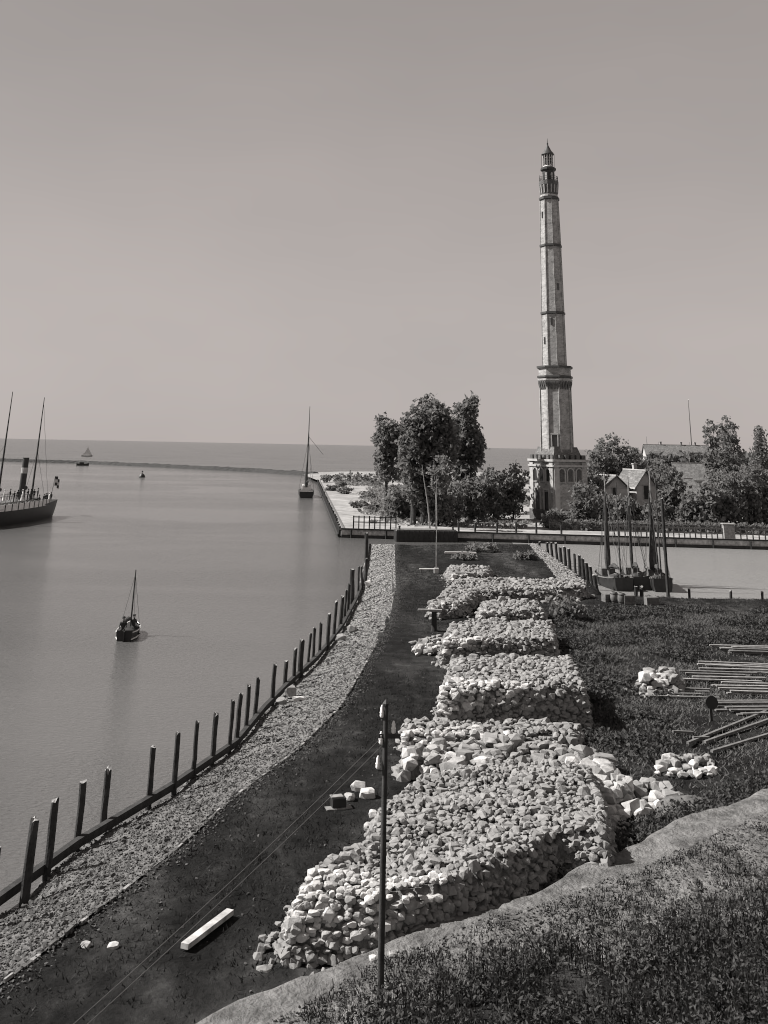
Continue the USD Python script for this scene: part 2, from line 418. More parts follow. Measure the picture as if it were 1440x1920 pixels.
bn0, bn1 = at(1128, 1131, 0.5)[:2], at(1440, 1138, 0.5)[:2]
bdir = (bn1 - bn0) / np.linalg.norm(bn1 - bn0)
endL, endR = edge[-1], rp0
spit = Polygon([*edge, rp0 + (0, 2.0), rp0, rp1, bn0, bn0 + bdir * 130, bn0 + bdir * 130 + (0, -140), (-30, -40), edge[0] + (0, -20)]).buffer(0)

# spit ground: a fine sheet, its rim falling to below the water
gx, gy = np.arange(-24, 70, 0.5), np.arange(8, 146, 0.5)
X, Y = np.meshgrid(gx, gy, indexing="ij")
wide = spit.buffer(2.2)
rim = spit.exterior
pts = shapely.points(X.ravel(), Y.ravel())
inside = shapely.contains_xy(spit, X.ravel(), Y.ravel())
dist = shapely.distance(pts, rim) * np.where(inside, 1, -1)
left_line = LineString([*edge])
dl_ = shapely.distance(pts, left_line)
dist = np.where((dl_ < 3) & (np.abs(dist) >= dl_ - .01), dist + .75, dist)
Z = np.minimum(flat_z(X.ravel(), Y.ravel()), 0.72 + 0.9 * dist)
dh, _ = hill_d(X.ravel(), Y.ravel())
Z = np.where(dh > 0.2, 0.9, Z)
F = grid_faces(len(gx), len(gy))
keep = (shapely.contains_xy(wide, X.ravel(), Y.ravel()))[F].all(1)
gm = trimesh.Trimesh(np.stack([X.ravel(), Y.ravel(), Z], 1), np.vstack([F[keep][:, [0, 1, 2]], F[keep][:, [0, 2, 3]]]), process=False)
gm.remove_unreferenced_vertices()
obj("ground", gm, "soil", smooth=True, kind="structure", label="dark bare ground of the spit between harbour and basin")

# stone bank between the pile row and the ground
NB, MBK = 420, 16
A, B = resample(toe, NB), resample(edge, NB)
t = np.linspace(-0.06, 1.0, MBK)
P = A[:, None] * (1 - t)[None, :, None] + B[:, None] * t[None, :, None]
zz = (0.05 + 1.17 * t)[None] * np.ones((NB, 1))
q = np.stack([P[..., 0] * 0.9, P[..., 1] * 0.9, 0 * P[..., 0]], -1)
zz = zz + 0.28 * (1.0 - 0.85 * np.clip(t, 0, 1))[None] * (meshkit.fbm(q, 4, 5) - 0.5)
V = np.concatenate([P, zz[..., None]], -1).reshape(-1, 3)
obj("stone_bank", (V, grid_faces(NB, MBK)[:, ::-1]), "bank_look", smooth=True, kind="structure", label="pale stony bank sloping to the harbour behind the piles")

# the viewer's sandy hill
ds, sg = np.r_[np.arange(-1.2, 6, 0.15), np.arange(6, 34, 0.5)], np.arange(-30, 62, 0.4)
S, D = np.meshgrid(sg, ds, indexing="ij")
HX, HY = E0[0] + S * E_DIR[0] + D * E_N[0], E0[1] + S * E_DIR[1] + D * E_N[1]
obj("sand_slope", (np.stack([HX, HY, hill_z(HX, HY)], -1).reshape(-1, 3), grid_faces(len(sg), len(ds))[:, ::-1]), "sand_slope_look", smooth=True, kind="structure",
    label="pale sandy slope below the viewpoint")

# far peninsula with the lighthouse
QA, QB = at(597, 908, 0)[:2], at(640, 1008, 0)[:2]
QC = at(1440, 1031, 0)[:2]
qdir = (QC - QB) / np.linalg.norm(QC - QB)
QD = QB + qdir * 260
far_land = Polygon([QA, QB, QD, (420, 420), (330, 640), (60, 540), (-20, 500), (-34, 470), (-36, 430)])
def poly_sheet(poly, z, step, zf=None):
    x0, y0, x1, y1 = poly.bounds
    xs, ys = np.arange(x0, x1, step), np.arange(y0, y1, step)
    PX, PY = np.meshgrid(xs, ys)
    ins = shapely.contains_xy(poly.buffer(-step * 0.6), PX.ravel(), PY.ravel())
    inner = np.stack([PX.ravel()[ins], PY.ravel()[ins]], 1)
    ring = np.array(resample(np.array(poly.exterior.coords), int(poly.exterior.length / step) + 2))[:-1]
    corners = np.array(poly.exterior.coords)[:-1]
    P2 = np.vstack([inner, ring, corners])
    from scipy.spatial import Delaunay
    tri = Delaunay(P2).simplices
    c = P2[tri].mean(1)
    tri = tri[shapely.contains_xy(poly, c[:, 0], c[:, 1])]
    a = P2[tri]
    cr_ = (a[:, 1, 0] - a[:, 0, 0]) * (a[:, 2, 1] - a[:, 0, 1]) - (a[:, 1, 1] - a[:, 0, 1]) * (a[:, 2, 0] - a[:, 0, 0])
    tri[cr_ < 0] = tri[cr_ < 0][:, ::-1]
    zz = np.full(len(P2), z) if zf is None else zf(P2[:, 0], P2[:, 1])
    return np.column_stack([P2, zz]), tri
LAND_Z = 1.2
obj("far_land", poly_sheet(far_land, LAND_Z, 8, lambda x, y: LAND_Z + 0.0 * x), "promenade", kind="structure", label="pale sandy land of the far shore behind the quay")

# water: harbour and basin, and the open sea beyond the breakwater
mole_px = [(-420, 853), (0, 865), (150, 869), (300, 876), (480, 885), (592, 893)]
mole = np.array([at(u, v, 0)[:2] for u, v in mole_px])
BIG = 60000.0
ml = mole[0] + (mole[0] - mole[1]) / np.linalg.norm(mole[0] - mole[1]) * 3000
h_poly = [*(ml,), *mole, (0, 490), (420, 640), (900, 600), (900, -300), (-3200, -300)]
s_poly = [*(ml,), *mole, (0, 490), (420, 640), (900, 600), (BIG, 600), (BIG, BIG), (-BIG, BIG), (-BIG, ml[1])]
def flat_poly(poly, z):
    p = Polygon(poly)
    t2 = trimesh.creation.triangulate_polygon(p, engine="earcut")
    return np.column_stack([t2[0], np.full(len(t2[0]), z)]), t2[1]
def face_up(m):
    v, f = m
    a = v[f]
    n = np.cross(a[:, 1] - a[:, 0], a[:, 2] - a[:, 0])[:, 2]
    f = np.array(f); f[n < 0] = f[n < 0][:, ::-1]
    return v, f
obj("harbour_water", face_up(flat_poly(h_poly, 0.0)), "harbour_look", kind="structure", label="rippled grey harbour water")
obj("open_sea", face_up(flat_poly(s_poly, 0.0)), "sea_look", kind="structure", label="grey open sea beyond the breakwater up to the horizon")
bas = [tuple(rp0 + (-2.5, 3)), tuple(rp0 + (-2.5, -6)), tuple(rp1 + (-3, -6)), tuple(bn0 + (-6, -4)), tuple(bn0 + bdir * 128 + (0, -4)), tuple(QB + qdir * 150), tuple(QB + qdir * 26)]
obj("basin_water", face_up(flat_poly(bas, 0.006)), "basin_look", kind="structure", label="pale calm water of the basin behind the moored boats")
# sea and river bed under the water
obj("sea_bed", (np.array([(-900, -400, -4), (900, -400, -4), (900, 900, -4), (-900, 900, -4.0)]), np.array([[0, 1, 2, 3]])), "soil", kind="structure", label="dark bed under the harbour water")

# breakwater: a long low rubble mound
mp = resample(np.vstack([ml[None] * 0.12 + mole[0] * 0.88, mole]), 300)
tg = np.gradient(mp, axis=0); tg /= np.linalg.norm(tg, axis=1, keepdims=True)
nn = np.stack([-tg[:, 1], tg[:, 0]], 1)
offs, hs = np.array([-3.2, -1.8, -0.9, 0.9, 1.8, 3.2]), np.array([-0.5, 0.9, 1.6, 1.6, 0.9, -0.5])
BV = np.concatenate([mp[:, None] + nn[:, None] * offs[None, :, None], np.broadcast_to(hs[None, :, None], (300, 6, 1))], -1)
BV = BV + rng.normal(0, 0.15, BV.shape)
obj("breakwater", (BV.reshape(-1, 3), grid_faces(300, 6)), "breakwater_look", label="long low dark rubble breakwater between harbour and open sea", cat="breakwater")

# far wood on the right of the picture
def wood(poly_px, n, hgt, rng):
    P = []
    for _ in range(n):
        u = rng.uniform(*poly_px[0]); y = rng.uniform(*poly_px[1])
        x = (u - PPX) / FOC * y
        r = rng.uniform(3, 5.5); top = hgt * rng.uniform(0.75, 1.05)
        k = 70
        d = rng.normal(size=(k, 3)); d /= np.linalg.norm(d, axis=1, keepdims=True)
        P.append(np.array([x, y, LAND_Z + top - r * 0.9]) + d * np.array([r, r, r * 0.9]) * rng.uniform(.6, 1, (k, 1)))
    return np.vstack(P)
WP = wood(((1195, 1600), (400, 520)), 420, 11.8, np.random.default_rng(5))
WP = np.vstack([WP, wood(((1195, 1600), (400, 430)), 160, 7.0, np.random.default_rng(6))])
obj("far_wood", leaves(WP, rng.uniform(0.9, 1.6, len(WP)), rng), "leaf_light", kind="stuff", label="far grey wood along the horizon behind the houses", cat="wood")

# ------------------------------------------------------------------ quay on the far shore
qn = np.array([qdir[1], -qdir[0]])             # towards the water
qw = thing("quay_wall", "dark timber quay wall along the far side of the channel and basin", "quay wall", (*QB, 0), math.atan2(qdir[1], qdir[0]))
b = MB().box((110, 0.25, 0.42), (220, 0.5, 1.75))
obj("wall_face", b, "bark_light", qw)
obj("cap_beam", MB().box((110, -0.07, 1.26), (220, 0.4, 0.2)), "pile_wood", qw)
obj("waling", MB().box((110, -0.1, .22), (220, .2, .42)), "pile_wood", qw)
for k in range(18):
    obj("fender_pile", MB().tube([(1.5 + k * 5.4, -0.2, -1.5), (1.5 + k * 5.4, -0.2, 1.12)], 0.14, 7), "pile_wood", qw)
# diagonal quay along the harbour
ddir = (QA - QB); dl = np.linalg.norm(ddir); ddir /= dl
qd = thing("harbour_quay", "dark piled timber quay running away diagonally beside the harbour", "quay wall", (*QB, 0), math.atan2(ddir[1], ddir[0]))
obj("wall_face", MB().box((dl / 2, -0.25, 0.45), (dl, 0.5, 1.8)), "wood_mid", qd)
obj("cap_beam", MB().box((dl / 2, 0.06, 1.22), (dl, 0.42, 0.3)), "wood_light", qd)
for k in range(46):
    s_ = 0.4 + k * 4.6
    if s_ < dl:
        obj("quay_pile", MB().tube([(s_, 0.32, -1.5), (s_, 0.32, 1.55 + 0.3 * rng.random())], 0.24, 7), "pile_wood", qd)
obj("waling", MB().box((dl / 2, 0.55, 0.4), (dl, 0.14, 0.3)), "pile_wood", qd)

# ------------------------------------------------------------------ lighthouse
LP = at(1045, 978, LAND_Z)
LX, LY = LP[0] + 1.25, LP[1] + 5.0
LS = LY / 180.0
def LH(v):
    return height(1042, v, (LX, LY)) - LAND_Z
lh = thing("lighthouse", "tall tapering brick lighthouse with banded octagonal shaft and square base building", "lighthouse", (LX, LY, LAND_Z), 0.0)
PXM = mpp((LX, LY, 20)) * 1.0
AL = math.radians(27)                               # turn of the square base
def rotz(v, a):
    c_, s_ = math.cos(a), math.sin(a)
    return np.asarray(v, float) @ np.array([[c_, s_, 0], [-s_, c_, 0], [0, 0, 1]])
def R_(mb, a):
    mb.v = [rotz(v, a) for v in mb.v]
    return mb
BS = 7.3                                            # side of the base building
z_eave, z_tow = LH(864), LH(842)
hb = BS / 2
# walls with recessed arched niches: a body and, in front of it, piers, bands and arch frames
obj("base_building", R_(MB().box((0, 0, z_eave / 2), (BS, BS, z_eave)), AL), "tower_brick", lh)
base = "/World/lighthouse/base_building"
for side in range(4):
    rot = AL + side * PI / 2
    for k, xx in enumerate((-hb + 0.55, hb - 0.55)):
        obj("corner_pier", R_(MB().box((xx, -hb - 0.12, z_eave / 2 - 0.1), (1.1, 0.24, z_eave - 0.2)), rot), "trim_stone" if side in (0, 3) and k == 0 else "tower_brick", base)
    obj("string_course", R_(MB().box((0, -hb - 0.2, LH(873)), (BS + 0.5, 0.4, 0.35)), rot), "trim_stone", base)
    obj("cornice", R_(MB().box((0, -hb - 0.22, LH(863)), (BS + 0.7, 0.44, 0.4)), rot), "trim_stone", base)
    obj("plinth", R_(MB().box((0, -hb - 0.16, 0.9), (BS + 0.36, 0.32, 1.8)), rot), "dark_brick", base)
    for k in range(3):
        cx, w, zb, zt = -1.95 + k * 1.95, 0.62, z_eave - 3.6, z_eave - 1.95
        arc = [(cx - w, zb), (cx + w, zb)] + [(cx + w * math.cos(a), zt + w * math.sin(a)) for a in np.linspace(0, PI, 12)]
        arch_out = [(cx - w - .22, zb - .1), (cx + w + .22, zb - .1)] + [(cx + (w + .22) * math.cos(a), zt + (w + .22) * math.sin(a)) for a in np.linspace(0, PI, 12)]
        ring = Polygon(arch_out).difference(Polygon(arc).buffer(0.001))
        t_ = trimesh.creation.extrude_polygon(ring if ring.geom_type == "Polygon" else max(ring.geoms, key=lambda q_: q_.area), 0.2, engine="earcut")
        v_ = np.array(t_.vertices); v_ = np.stack([v_[:, 0], -hb - v_[:, 2] - 0.003, v_[:, 1]], 1)
        obj("arch_frame", R_(MB().add(v_, np.array(t_.faces)), rot), "trim_stone", base)
        if True:
            obj("window", R_(MB().prism([(cx - w + .12, zb + .1), (cx + w - .12, zb + .1)] + [(cx + (w - .12) * math.cos(a), zt + (w - .12) * math.sin(a)) for a in np.linspace(0, PI, 10)],
                (1, 0, 0), (0, 0, 1), (0, -hb - 0.05, 0), (0, 0.045, 0)), rot), "dark_brick" if side == 0 else "glass_dark", base)  # front arches are blind: dark brick infill paints their recess shadow, no glass
    if side == 3:                                    # left face towards the harbour: tall lower window and door
        for cx in (-1.3, 1.4):
            obj("door", R_(MB().box((cx, -hb - 0.05, 2.9), (1.3, 0.09, 3.9)), rot), "black_paint", base)
            obj("door_frame", R_(MB().box((cx - .8, -hb - 0.12, 3.0), (0.25, 0.22, 4.3)).box((cx + .8, -hb - 0.12, 3.0), (0.25, 0.22, 4.3)).box((cx, -hb - .12, 5.3), (1.9, .24, .3)), rot), "trim_stone", base)
    for k in range(6):                               # dark blocks on the parapet
        if k in (0, 1, 2, 5) or side == 0:
            pass
        obj("parapet_block", R_(MB().box((-hb + 0.5 + k * (BS - 1.0) / 5, -hb + 0.15, z_eave + 0.65), (0.8, 0.5, 0.85)), rot), "dark_brick", base)
# hipped roof up to the shaft
rt = MB()
rr = [(hb - 0.3, z_eave + 0.15), (2.6, z_tow + 0.4)]
rt.lathe([(r_ * math.sqrt(2), z_) for r_, z_ in rr], 4, PI / 4 + AL)
obj("base_roof", rt, "roof_tiles", lh)
OCT = PI / 8 + AL
c8 = 1 / math.cos(PI / 8)
def octa(prof):
    return MB().lathe([(r_ * c8, z_) for r_, z_ in prof], 8, OCT)
def rad(v, w):
    return w / 2 * mpp((LX, LY, 13)) * 1.0
r_lo0, r_lo1 = rad(840, 55), rad(730, 54)
obj("lower_shaft", octa([(r_lo0, z_tow - 1.5), (r_lo1, LH(716))]), "tower_brick", lh)
low = "/World/lighthouse/lower_shaft"
for k in range(8):
    a = OCT + k * PI / 4
    ca, sa = math.cos(a), math.sin(a)
    obj("corner_strip", MB().bar((r_lo0 * c8 * ca, r_lo0 * c8 * sa, z_tow - 1), (r_lo1 * c8 * ca, r_lo1 * c8 * sa, LH(722)), 0.3, 0.3, (ca, sa, 0)), "tower_brick", low)
fa = OCT - PI / 8                                    # facet normals
def on_facet(k, r, z, w, h, d=0.16):
    a = OCT + PI / 8 + k * PI / 4
    return R_(MB().box((r + d / 2 - 0.02, 0, z), (d, w, h)), a)
FRONT = [k for k in range(8) if math.sin(OCT + PI / 8 + k * PI / 4) < -0.3]
for k in FRONT[1:2]:
    obj("window", on_facet(k, r_lo0 - 0.02, LH(826), 0.9, 1.9), "glass_dark", low)
    obj("window_frame", R_(MB().box((r_lo0 + .06, -.58, LH(826)), (.3, .22, 2.1)).box((r_lo0 + .06, .58, LH(826)), (.3, .22, 2.1)).box((r_lo0 + .06, 0, LH(814)), (.34, 1.5, .25)), OCT + PI / 8 + k * PI / 4), "trim_stone", low)
# lower gallery with a corbel table
r_g = rad(700, 60)
obj("lower_gallery", octa([(r_lo1 + 0.05, LH(722)), (r_g, LH(716)), (r_g + .12, LH(714.5)), (r_g + .12, LH(711)), (r_g - .1, LH(711)), (r_g - .1, LH(692.5)), (r_g + .14, LH(692)), (r_g + .14, LH(688)), (r_g - .3, LH(687))]), "tower_brick", lh)
lg = "/World/lighthouse/lower_gallery"
obj("gallery_band", octa([(r_g + .18, LH(709.5)), (r_g + .22, LH(709)), (r_g + .22, LH(706)), (r_g + .18, LH(705.5))]), "roof_lead", lg)
obj("gallery_band", octa([(r_g + .15, LH(691.5)), (r_g + .26, LH(691)), (r_g + .26, LH(687.5)), (r_g - .4, LH(687))]), "roof_lead", lg)
for k in range(8):
    a = OCT + PI / 8 + k * PI / 4
    wf = 2 * r_g * math.tan(PI / 8)
    for j in range(4):
        yy = (-1.5 + j) * wf / 4
        obj("corbel", R_(MB().prism([(r_lo1 - 0.05, LH(731)), (r_lo1 + 0.12, LH(731)), (r_g + 0.1, LH(719)), (r_g + .1, LH(716)), (r_lo1 - .05, LH(716))], (1, 0, 0), (0, 0, 1), (0, yy - .17, 0), (0, .34, 0)), a), "dark_brick", lg)
# upper shaft
rU = [(688, 43), (588, 41), (462, 38), (376, 34)]
obj("upper_shaft", octa([(rad(v, w), LH(v)) for v, w in rU]), "tower_brick", lh)
us = "/World/lighthouse/upper_shaft"
for k in range(8):
    a = OCT + k * PI / 4; ca, sa = math.cos(a), math.sin(a)
    for (v0, w0), (v1, w1) in zip(rU[:-1], rU[1:]):
        r0_, r1_ = rad(v0, w0) * c8, rad(v1, w1) * c8
        obj("corner_strip", MB().bar((r0_ * ca, r0_ * sa, LH(v0)), (r1_ * ca, r1_ * sa, LH(v1)), 0.16, 0.16, (ca, sa, 0)), "tower_brick", us)
for v, w in ((588, 44.5), (462, 41), (374, 38)):
    r_ = rad(v, w)
    obj("ring_band", octa([(r_ - .35, LH(v + 4)), (r_, LH(v + 2.2)), (r_ + .06, LH(v + 1.8)), (r_ + .06, LH(v - 1.8)), (r_ - .35, LH(v - 2.6))]), "roof_lead", us)
for i, (v, w) in enumerate(((640, 42), (605, 41.4), (540, 40), (478, 38.4), (405, 35))):
    k = FRONT[i % len(FRONT)]
    for k in (FRONT[i % len(FRONT)],):
        obj("slit_window", on_facet(k, rad(v, w) - 0.03, LH(v), 0.36, 1.3), "glass_dark", us)
# upper gallery, lantern, roof
r_t, r_u = rad(350, 33), rad(345, 40)
obj("upper_gallery", MB().lathe([(r_t, LH(372)), (r_t, LH(368)), (r_t + .1, LH(366)), (r_t + .1, LH(357)), (r_u - .1, LH(350)), (r_u, LH(349)), (r_u, LH(342)), (r_u - .35, LH(341))], 16, 0.1), "dark_brick", lh)
ug = "/World/lighthouse/upper_gallery"
obj("white_band", MB().lathe([(r_t + .06, LH(371)), (r_t + .14, LH(370.6)), (r_t + .14, LH(367.5)), (r_t + .06, LH(367))], 16, .1), "trim_stone", ug)
for k in range(16):
    a = 0.1 + k * PI / 8
    obj("bracket", R_(MB().prism([(r_t + .05, LH(364)), (r_t + .2, LH(364)), (r_u - .02, LH(351)), (r_u - .02, LH(349)), (r_t + .05, LH(349))], (1, 0, 0), (0, 0, 1), (0, -.09, 0), (0, .18, 0)), a), "trim_stone", ug)
    obj("railing_post", MB().tube([((r_u - .12) * math.cos(a), (r_u - .12) * math.sin(a), LH(342)), ((r_u - .12) * math.cos(a), (r_u - .12) * math.sin(a), LH(330 if k % 4 == 0 else 333))], .05, 5), "iron", ug)
ang = np.linspace(0, 2 * PI, 25)
for zz_ in (LH(333.5), LH(337)):
    obj("railing", MB().tube(np.stack([(r_u - .12) * np.cos(ang), (r_u - .12) * np.sin(ang), 0 * ang + zz_], 1), .04, 5), "iron", ug)
r_d = rad(330, 25)
obj("lantern_drum", MB().lathe([(r_d, LH(343)), (r_d, LH(322)), (r_d + .35, LH(320)), (r_d + .35, LH(317)), (r_d - .1, LH(314))], 12, .2), "iron", lh)
dr = "/World/lighthouse/lantern_drum"
for k in range(12):
    a = .2 + PI / 12 + k * PI / 6
    obj("drum_panel", R_(MB().box((r_d * math.cos(PI / 12) + .0, 0, (LH(339) + LH(326)) / 2), (.08, .42, LH(326) - LH(339))), a), "trim_stone" if k % 2 else "black_paint", dr)
r_l = rad(300, 20)
M["lantern_glass"] = usdkit.material(stage, "/World/Looks/lantern_glass", {"f": ("fresnel", {"IOR": 1.5}), "t": ("transparent_bsdf", {"color": (0.75, 0.75, 0.75)}),
    "gl": ("glossy_bsdf", {"roughness": 0.05}), "mc": ("mix_closure", {})}, [("f.fac", "mc.fac"), ("t.BSDF", "mc.closure1"), ("gl.BSDF", "mc.closure2")], surface="mc.closure")
obj("lantern_base", MB().lathe([(r_l + .1, LH(316)), (r_l + .1, LH(313.5)), (r_l - .05, LH(312))], 12, .2), "white_paint", lh)
obj("lantern_glazing", MB().lathe([(r_l, LH(312)), (r_l, LH(292))], 12, .2), "lantern_glass", lh)
lz = "/World/lighthouse/lantern_glazing"
for k in range(12):
    a = .2 + k * PI / 6
    obj("mullion", MB().bar((r_l * math.cos(a), r_l * math.sin(a), LH(312)), (r_l * math.cos(a), r_l * math.sin(a), LH(292)), .1, .1), "white_paint", lz)
for v in (305.5, 299):
    obj("glazing_bar", MB().lathe([(r_l + .04, LH(v)), (r_l + .04, LH(v) + .09)], 12, .2), "iron", lz)
obj("lamp_lens", MB().lathe([(.2, LH(311)), (.45, LH(308)), (.6, LH(302)), (.45, LH(296)), (.2, LH(293))], 12), "trim_stone", lh)
for k in range(6):                                    # light outer stays around the lantern
    a = .35 + k * PI / 3
    obj("lantern_stay", MB().tube([((r_l + .55) * math.cos(a), (r_l + .55) * math.sin(a), LH(319)), ((r_l + .5) * math.cos(a), (r_l + .5) * math.sin(a), LH(291))], .03, 5), "iron", lh)
obj("lantern_roof", MB().lathe([(r_l + .12, LH(292)), (r_l + .3, LH(290.5)), (r_l + .2, LH(288)), (r_l * .8, LH(284)), (r_l * .52, LH(279)), (r_l * .25, LH(274)), (.14, LH(272)), (.2, LH(270)), (.1, LH(268)), (.04, LH(260))], 16), "roof_lead", lh, smooth=40)

# ------------------------------------------------------------------ trees
def tree(name, label, cat, p, top_z, ells, leaf, n, trunk_r=0.25, bark="bark", lsize=(0.20, 0.46), seed=0, limbs=True, group=None, clump=0.75, trunks=None, flat=None):
    """ells: crown lobes (dx, dz_centre, rx, rz) in metres from the foot p; leaf clumps sit on and in the lobes with gaps between."""
    r = np.random.default_rng(seed)
    th = thing(name, label, cat, p, 0, group)
    tk = MB()
    trs = trunks or [(0, 0, ells[0][0] * .5, ells[0][1])]
    for (x0, y0, x1, z1) in trs:
        s_ = np.linspace(0, 1, 6)
        tk.tube(np.stack([x0 + (x1 - x0) * s_ + .12 * np.sin(s_ * 5), y0 + .1 * np.cos(s_ * 4), -0.2 + (z1 + .2) * s_], 1), trunk_r * (1 - .7 * s_), 7)
    if limbs:
        for (dx, dz, rx, rz) in ells:
            for _ in range(3):
                e = np.array([dx + r.uniform(-.6, .6) * rx, r.uniform(-.6, .6) * rx, dz + r.uniform(-.2, .6) * rz])
                f_ = np.array([trs[0][0] * .5 + e[0] * .25, 0, max(.3 * e[2], e[2] - rz * 1.2)])
                tk.tube([f_, (f_ * .5 + e * .5) + (0, 0, .2), e], [trunk_r * .5, trunk_r * .3, trunk_r * .1], 5)
    obj("trunk", tk, bark, th, smooth=50)
    area = sum(rx * rz for _, _, rx, rz in ells)
    C = []
    for (dx, dz, rx, rz) in ells:
        m = max(12, int(n * (.68 if n > 6000 and p[0] < 20 else .48) * rx * rz / area))
        nc = max(6, int(m / 14))
        d = r.normal(size=(nc, 3)); d /= np.linalg.norm(d, axis=1, keepdims=True)
        rad_ = r.uniform(0.25, 1, (nc, 1)) ** 0.45
        cc = np.array([dx, 0, dz]) + d * rad_ * np.array([rx, rx * (flat or 1.0), rz])
        idx = r.integers(0, nc, m)
        C.append(cc[idx] + r.normal(0, clump * .55, (m, 3)) * np.array([1, 1, .8]))
    C = np.vstack(C)
    C = C[C[:, 2] > 0.15]
    obj("crown", leaves(C, r.uniform(*lsize, len(C)), r, aspect=1.2, up_bias=.3), leaf, th)
    return th
def ppt(u, v, z=LAND_Z):
    return at(u, v, z)
def pxtree(name, label, cat, u, vbase, lobes, leaf, n, seed, **kw):
    """lobes given as seen in the photograph: (x0, x1, ytop, ybottom)."""
    p = ppt(u, vbase)
    k = mpp(p)
    ells = []
    for (x0, x1, y0, y1) in lobes:
        zt, zb = height((x0 + x1) / 2, y0, p) - p[2], height((x0 + x1) / 2, y1, p) - p[2]
        cx = ((x0 + x1) / 2 - u + 0.03 * ((vbase - (y0 + y1) / 2) if u > 760 else 0)) * k
        ells.append((cx, (zt + zb) / 2, (x1 - x0) / 2 * k * 1.0, (zt - zb) / 2 * 1.02))
    return tree(name, label, cat, p, 0, ells, leaf, n, seed=seed, **kw)

pxtree("tree", "loose tree on the left of the clump beside the quay, its trunk bare below", "tree", 722, 962,
       [(700, 745, 775, 840), (694, 735, 800, 860), (712, 768, 790, 870), (700, 740, 850, 895), (722, 772, 795, 875), (705, 760, 862, 905)], "leaf_mid", 6500, 1, trunk_r=.42)
pxtree("tree", "tallest and broadest dark tree in the middle of the clump, above the moored pontoon", "tree", 792, 985,
       [(765, 835, 742, 830), (745, 800, 765, 860), (790, 848, 760, 860), (750, 810, 830, 930), (790, 845, 830, 920), (755, 800, 890, 945), (738, 796, 800, 905), (800, 856, 785, 885), (775, 830, 885, 940)], "leaf_dark", 14000, 2, trunk_r=.5, trunks=[(0, 0, 0.5, 14), (-1.5, .8, -2, 13)])
pxtree("tree", "dark tree with a spiky top on the right of the clump left of the lighthouse", "tree", 868, 972,
       [(845, 892, 752, 830), (872, 890, 738, 775), (842, 900, 790, 870), (848, 890, 850, 915), (850, 880, 895, 930), (836, 868, 785, 880), (870, 904, 800, 885)], "leaf_dark", 10000, 3, trunk_r=.45)
pxtree("birch", "slender birch with two pale trunks in front of the tall dark tree", "tree", 818, 992,
       [(800, 840, 850, 905), (805, 835, 880, 930)], "leaf_mid", 900, 4, trunk_r=.16, bark="wood_light", trunks=[(0, 0, -.3, 10.0), (-1.0, 0, -2.2, 9.5)])
for i, (u, vb, x0, x1, y0, lab) in enumerate([
    (765, 972, 738, 800, 905, "dense dark bush at the foot of the tall tree, left of the birch trunks"),
    (842, 980, 822, 868, 912, "dense dark bush right of the pale birch trunks"),
    (885, 978, 855, 918, 893, "broad bush between the spiky-topped tree and the lighthouse, lowest in front"),
    (925, 976, 895, 958, 880, "grey-leaved bush half way between the tree clump and the lighthouse"),
    (962, 974, 935, 990, 872, "tall dark bush touching the left side of the lighthouse base"),
    (800, 968, 770, 832, 890, "dark bush between the trunks of the tall middle tree, behind the birch"),
    (745, 974, 722, 775, 912, "dark bush beside the left tree's bare trunk, in front"),
    (820, 985, 795, 850, 925, "low dark bush right at the foot of the birch trunks"),
    (905, 962, 872, 940, 884, "bush in the second row between the spiky-topped tree and the lighthouse")]):
    pxtree("bush", lab, "bush", u, vb, [(x0, x1, y0, y0 + (vb - y0) * .6), (x0 + 4, x1 - 4, y0 + (vb - y0) * .35, vb - 2), (x0 - 3, x0 + 25, y0 + (vb - y0) * .3, vb - 3)],
           "leaf_dark" if i in (0, 1, 4) else "leaf_mid", 3600, 20 + i, trunk_r=.2)
pxtree("tree", "wide round dark tree right behind the lighthouse base", "tree", 1150, 962,
       [(1110, 1190, 815, 900), (1095, 1150, 840, 940), (1150, 1216, 835, 940), (1120, 1190, 870, 955)], "leaf_dark", 11000, 5, trunk_r=.5)
pxtree("poplar", "left and thinner of the two tall loose poplars above the hip-roofed house", "tree", 1342, 958,
       [(1328, 1356, 788, 850), (1324, 1362, 830, 900), (1326, 1360, 870, 930)], "leaf_mid", 3600, 6, trunk_r=.3)
pxtree("poplar", "taller and fuller right one of the two tall loose poplars above the hip-roofed house", "tree", 1374, 960,
       [(1358, 1392, 782, 850), (1352, 1402, 815, 900), (1352, 1400, 865, 935)], "leaf_mid", 5200, 7, trunk_r=.34)
pxtree("poplar", "narrow poplar cut by the right edge of the picture", "tree", 1434, 965, [(1422, 1446, 800, 860), (1416, 1450, 840, 930)], "leaf_mid", 3000, 8, trunk_r=.3)
